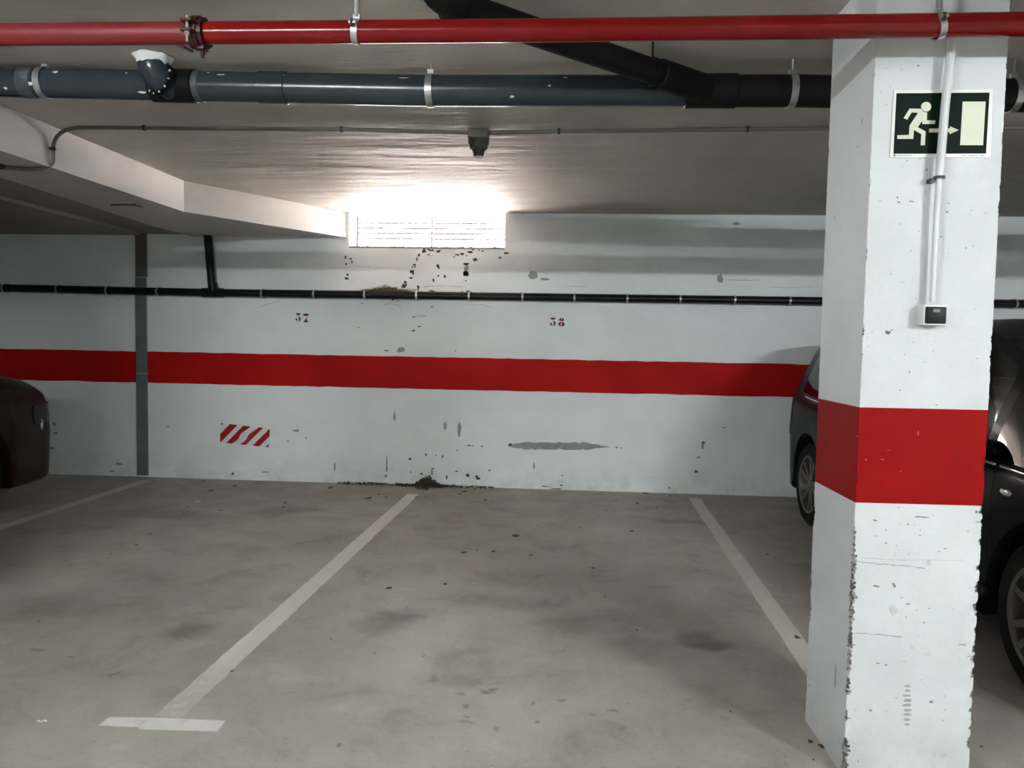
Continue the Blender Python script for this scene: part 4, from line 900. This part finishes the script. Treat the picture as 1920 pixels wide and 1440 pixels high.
    # belt trim, sill, seams, handles, mirrors, lamps
    for side in (1, -1):
        a, b = P['belt']
        for (s0, s1) in ((a, P['seam'] - .012), (P['seam'] + .012, b)):
            bm = bmesh.new(); tube(bm, [surf(s0 + (s1 - s0) * k / 24, side, 9, .003) for k in range(25)], .007, 6); obj('belt_trim', bm, M['chrome'], root, True)
        bm = bmesh.new(); tube(bm, [surf(wf + ra + (wr - wf - 2 * ra) * k / 16, side, 3, .002) for k in range(17)], .022, 8); obj('sill_trim', bm, M['car_black'], root, True)
        for sd in P['doors']:
            bm = bmesh.new(); z0 = sec(sd)[3][1] + .02; z1 = sec(sd)[9][1]; tube(bm, [surfz(sd, side, z0 + (z1 - z0) * k / 12, -.001) for k in range(13)], .003, 5); obj('door_seam', bm, M['car_black'], root)
        for sh in P['handles']:
            z = sec(sh)[9][1] - .085; bm = bmesh.new(); tube(bm, [surfz(sh - .075, side, z, -.002), surfz(sh - .06, side, z, .024), surfz(sh, side, z + .004, .028), surfz(sh + .06, side, z, .024), surfz(sh + .075, side, z, -.002)], [.007, .010, .011, .010, .007], 8); obj('door_handle', bm, M['chrome'] if P['bright'] else paint, root, True)
        if P.get('repeater'):
            sr, zr = P['repeater']; bm = bmesh.new(); g = bmesh.ops.create_uvsphere(bm, u_segments=14, v_segments=8, radius=1); c = surfz(sr, side, zr, .0); bmesh.ops.transform(bm, matrix=Matrix.Translation(c) @ Matrix.Diagonal((*P.get('rep_dim', (.010, .042, .016)), 1)), verts=g['verts']); obj('side_repeater', bm, M['chrome'], root, True)
        sm0 = P['mirror']; c = surf(sm0, side, 10) + Vector((side * .10, 0, .045)); bm = bmesh.new(); g = bmesh.ops.create_uvsphere(bm, u_segments=16, v_segments=10, radius=1)
        bmesh.ops.transform(bm, matrix=Matrix.Translation(c) @ Matrix.Diagonal((.10, .055, .07, 1)), verts=g['verts']); tube(bm, [surf(sm0, side, 10), c], .018, 8); mo = obj('door_mirror', bm, paint, root, True)
        bm = bmesh.new(); box(bm, c.x - .075, c.x + .075, c.y - .057, c.y - .040, c.z - .05, c.z + .05, None, .006); obj('mirror_glass', bm, M['mirror'], mo, True, 35)
        for nm, (s0, s1, za, zb2), m_ in (('headlamp', P['head'], M['lamp_clear']), ('tail_lamp', P['tail'], M['lamp_red'])):
            bm = bmesh.new(); nn, kk = 10, 5; rows = [[bm.verts.new(surfz(s0 + (s1 - s0) * i / nn, side, (za + (zb2 - za) * j / kk) , .006)) for j in range(kk + 1)] for i in range(nn + 1)]
            for i in range(nn):
                for j in range(kk): bm.faces.new((rows[i][j], rows[i + 1][j], rows[i + 1][j + 1], rows[i][j + 1]))
            bmesh.ops.recalc_face_normals(bm, faces=bm.faces[:]); bmesh.ops.solidify(bm, geom=bm.faces[:], thickness=.004); obj(nm, bm, m_, root, True, 40)
    # bumpers' dark inserts and plates
    for s, d_ in ((0, 1), (L, -1)):
        bm = bmesh.new(); box(bm, -.34, .34, -s - .02 if d_ > 0 else -s - .012, -s + .012 if d_ > 0 else -s + .02, .36, .45, None, .008); obj('bumper_insert', bm, M['car_black'], root)
        bm = bmesh.new(); box(bm, -.26, .26, (-s + .010) if d_ > 0 else -s - .018, (-s + .018) if d_ > 0 else -s - .010, .47, .58, None, .003); obj('number_plate', bm, M['paper'], root)
    # seats
    for side in (1, -1):
        s0 = P['seat']; x0 = side * .36
        bm = bmesh.new(); box(bm, x0 - .24, x0 + .24, -s0 - .28, -s0 + .26, .42, .58, None, .04); box(bm, x0 - .23, x0 + .23, -.07, .07, 0, .60, Matrix.Translation((0, -s0 - .27, .52)) @ Matrix.Rotation(.28, 4, 'X'), .05); se = obj('front_seat', bm, M['seat'], root, True, 40)
        bm = bmesh.new(); box(bm, x0 - .13, x0 + .13, -s0 - .49, -s0 - .40, 1.10, 1.28, None, .03); obj('headrest', bm, M['seat'], se, True, 40)
    s0 = P['seat'] + .95; bm = bmesh.new(); box(bm, -.62, .62, -s0 - .3, -s0 + .25, .42, .60, None, .04); box(bm, -.62, .62, -.07, .07, 0, .60, Matrix.Translation((0, -s0 - .3, .54)) @ Matrix.Rotation(.3, 4, 'X'), .05); obj('rear_seat', bm, M['seat'], root, True, 40)
    bm = bmesh.new(); box(bm, -P['track'] + .25, P['track'] - .25, -wr - .3, -wf + .5, .22, .40); obj('floor_pan', bm, M['car_black'], root)
    # wheels
    for s in (wf, wr):
        for side in (1, -1):
            xc = side * P['track']; c = Vector((xc, -s, rw)); ax = Vector((side, 0, 0)); tw = .095
            bm = bmesh.new(); prof = [(rw * .66, -tw), (rw * .90, -tw), (rw * .985, -tw * .8), (rw, -tw * .4), (rw, tw * .4), (rw * .985, tw * .8), (rw * .90, tw), (rw * .70, tw * .98), (rw * .66, tw * .85)]
            lathe(bm, prof, c, ax, 48); bmesh.ops.recalc_face_normals(bm, faces=bm.faces[:]); wh = obj('wheel', bm, M['tyre'], root, True, 40)
            bm = bmesh.new(); lathe(bm, [(rw * .66, -tw), (rw * .66, tw * .80), (rw * .70, tw * .95), (rw * .685, tw * 1.0), (rw * .63, tw * .95), (rw * .61, tw * .70), (rw * .60, -tw * .9)], c, ax, 48); bmesh.ops.recalc_face_normals(bm, faces=bm.faces[:]); obj('rim', bm, rim_m, wh, True, 35)
            bm = bmesh.new(); lathe(bm, [(0, tw * .84), (rw * .10, tw * .84), (rw * .16, tw * .76), (rw * .17, tw * .4)], c, ax, 24); y0, z0 = Vector((0, 1, 0)), Vector((0, 0, 1))
            for k in range(P['spokes']):
                a = 2 * PI * k / P['spokes'] + .2 + (0.16 if k % 2 else -.0); d = y0 * math.cos(a) + z0 * math.sin(a); e = y0 * -math.sin(a) + z0 * math.cos(a)
                q = [c + d * rw * .10 + e * .019 + ax * tw * .78, c + d * rw * .63 + e * .013 + ax * tw * .93, c + d * rw * .63 - e * .013 + ax * tw * .93, c + d * rw * .10 - e * .019 + ax * tw * .78]
                prism(bm, q, -ax, .03)
            obj('spokes', bm, rim_m, wh)
            bm = bmesh.new(); lathe(bm, [(0, tw * .1), (rw * .48, tw * .1), (rw * .48, -.01)], c, ax, 24); obj('brake_disc', bm, M['iron'], wh)
    root.matrix_world = Matrix.Translation(Vector(loc)) @ Matrix.Rotation(rz, 4, 'Z')
    return root
MPV = dict(L=4.31, wf=.75, wr=3.51, rw=.302, track=.735, spokes=10, seat=1.85, bright=True,
  zt=[(0, .60), (.05, .74), (.22, .85), (.55, .95), (.62, .98), (1.42, 1.40), (1.8, 1.47), (3.03, 1.475), (3.68, 1.43), (3.95, 1.36), (4.15, 1.02), (4.26, .78), (4.31, .62)],
  zs=[(0, .56), (.05, .66), (.22, .75), (.55, .81), (.9, .83), (1.6, .86), (3.43, .92), (3.93, .95), (4.15, .90), (4.26, .70), (4.31, .56)],
  zb=[(0, .34), (.05, .22), (.3, .19), (4.03, .20), (4.23, .26), (4.31, .36)],
  w=[(0, .50), (.04, .62), (.14, .73), (.32, .79), (.7, .825), (1.6, .865), (3.53, .86), (3.93, .835), (4.15, .77), (4.26, .68), (4.31, .55)],
  inset=[(0, .10), (.5, .10), (.9, .13), (1.6, .17), (3.2, .17), (3.8, .16), (4.31, .12)],
  wins=[(.86, 1.16), (1.22, 2.20), (2.27, 3.18), (3.25, 3.74)], screen=(.62, 1.40), rear=(3.96, 4.15), belt=(.55, 3.7), seam=1.08, doors=[1.08, 2.23, 3.22], handles=[2.1, 3.08], repeater=(.98, .745), mirror=1.26,
  head=(.05, .42, .60, .72), tail=(3.97, 4.21, .62, .92))
HATCH = dict(L=3.95, rim=(.03, .03, .03), wf=.98, wr=3.26, rw=.300, track=.735, spokes=7, seat=1.85, bright=False,
  zt=[(0, .58), (.03, .68), (.10, .84), (.25, .95), (.5, 1.0), (.95, 1.05), (1.0, 1.06), (1.75, 1.40), (2.2, 1.46), (3.0, 1.44), (3.5, 1.34), (3.78, 1.05), (3.9, .80), (3.95, .6)],
  zs=[(0, .54), (.03, .62), (.12, .77), (.3, .86), (.7, .90), (1.6, .90), (3.2, .94), (3.7, .93), (3.88, .74), (3.95, .55)],
  zb=[(0, .30), (.05, .20), (.3, .18), (3.7, .2), (3.88, .26), (3.95, .36)],
  w=[(0, .55), (.03, .66), (.10, .76), (.25, .825), (.6, .86), (2, .865), (3.3, .855), (3.7, .80), (3.88, .70), (3.95, .55)],
  inset=[(0, .10), (.9, .11), (1.7, .19), (3, .19), (3.95, .12)],
  wins=[(1.35, 2.25), (2.32, 3.10)], screen=(1.0, 1.74), rear=(3.52, 3.80), belt=(1.2, 3.2), seam=2.28, doors=[1.12, 2.28, 3.1], handles=[2.12, 2.98], mirror=1.38, repeater=(.30, .61), rep_dim=(.008, .013, .045),
  head=(.02, .40, .62, .76), tail=(3.66, 3.92, .62, .9))
cr = build_car('car', 'black hatchback reversed in to the wall behind the white pillar', MPV, car_paint('black_car_paint', (.004, .005, .007), .25, (.006, .007, .009)), (2.60, 2.19, 0), PI)
cl = build_car('car', 'dark maroon car parked nose in at the far left edge', HATCH, car_paint('maroon_car_paint', (.012, .003, .0025), .28, (.014, .004, .003)), (-4.78, 5.86, 0), 0)
for o in (cr, cl): pass
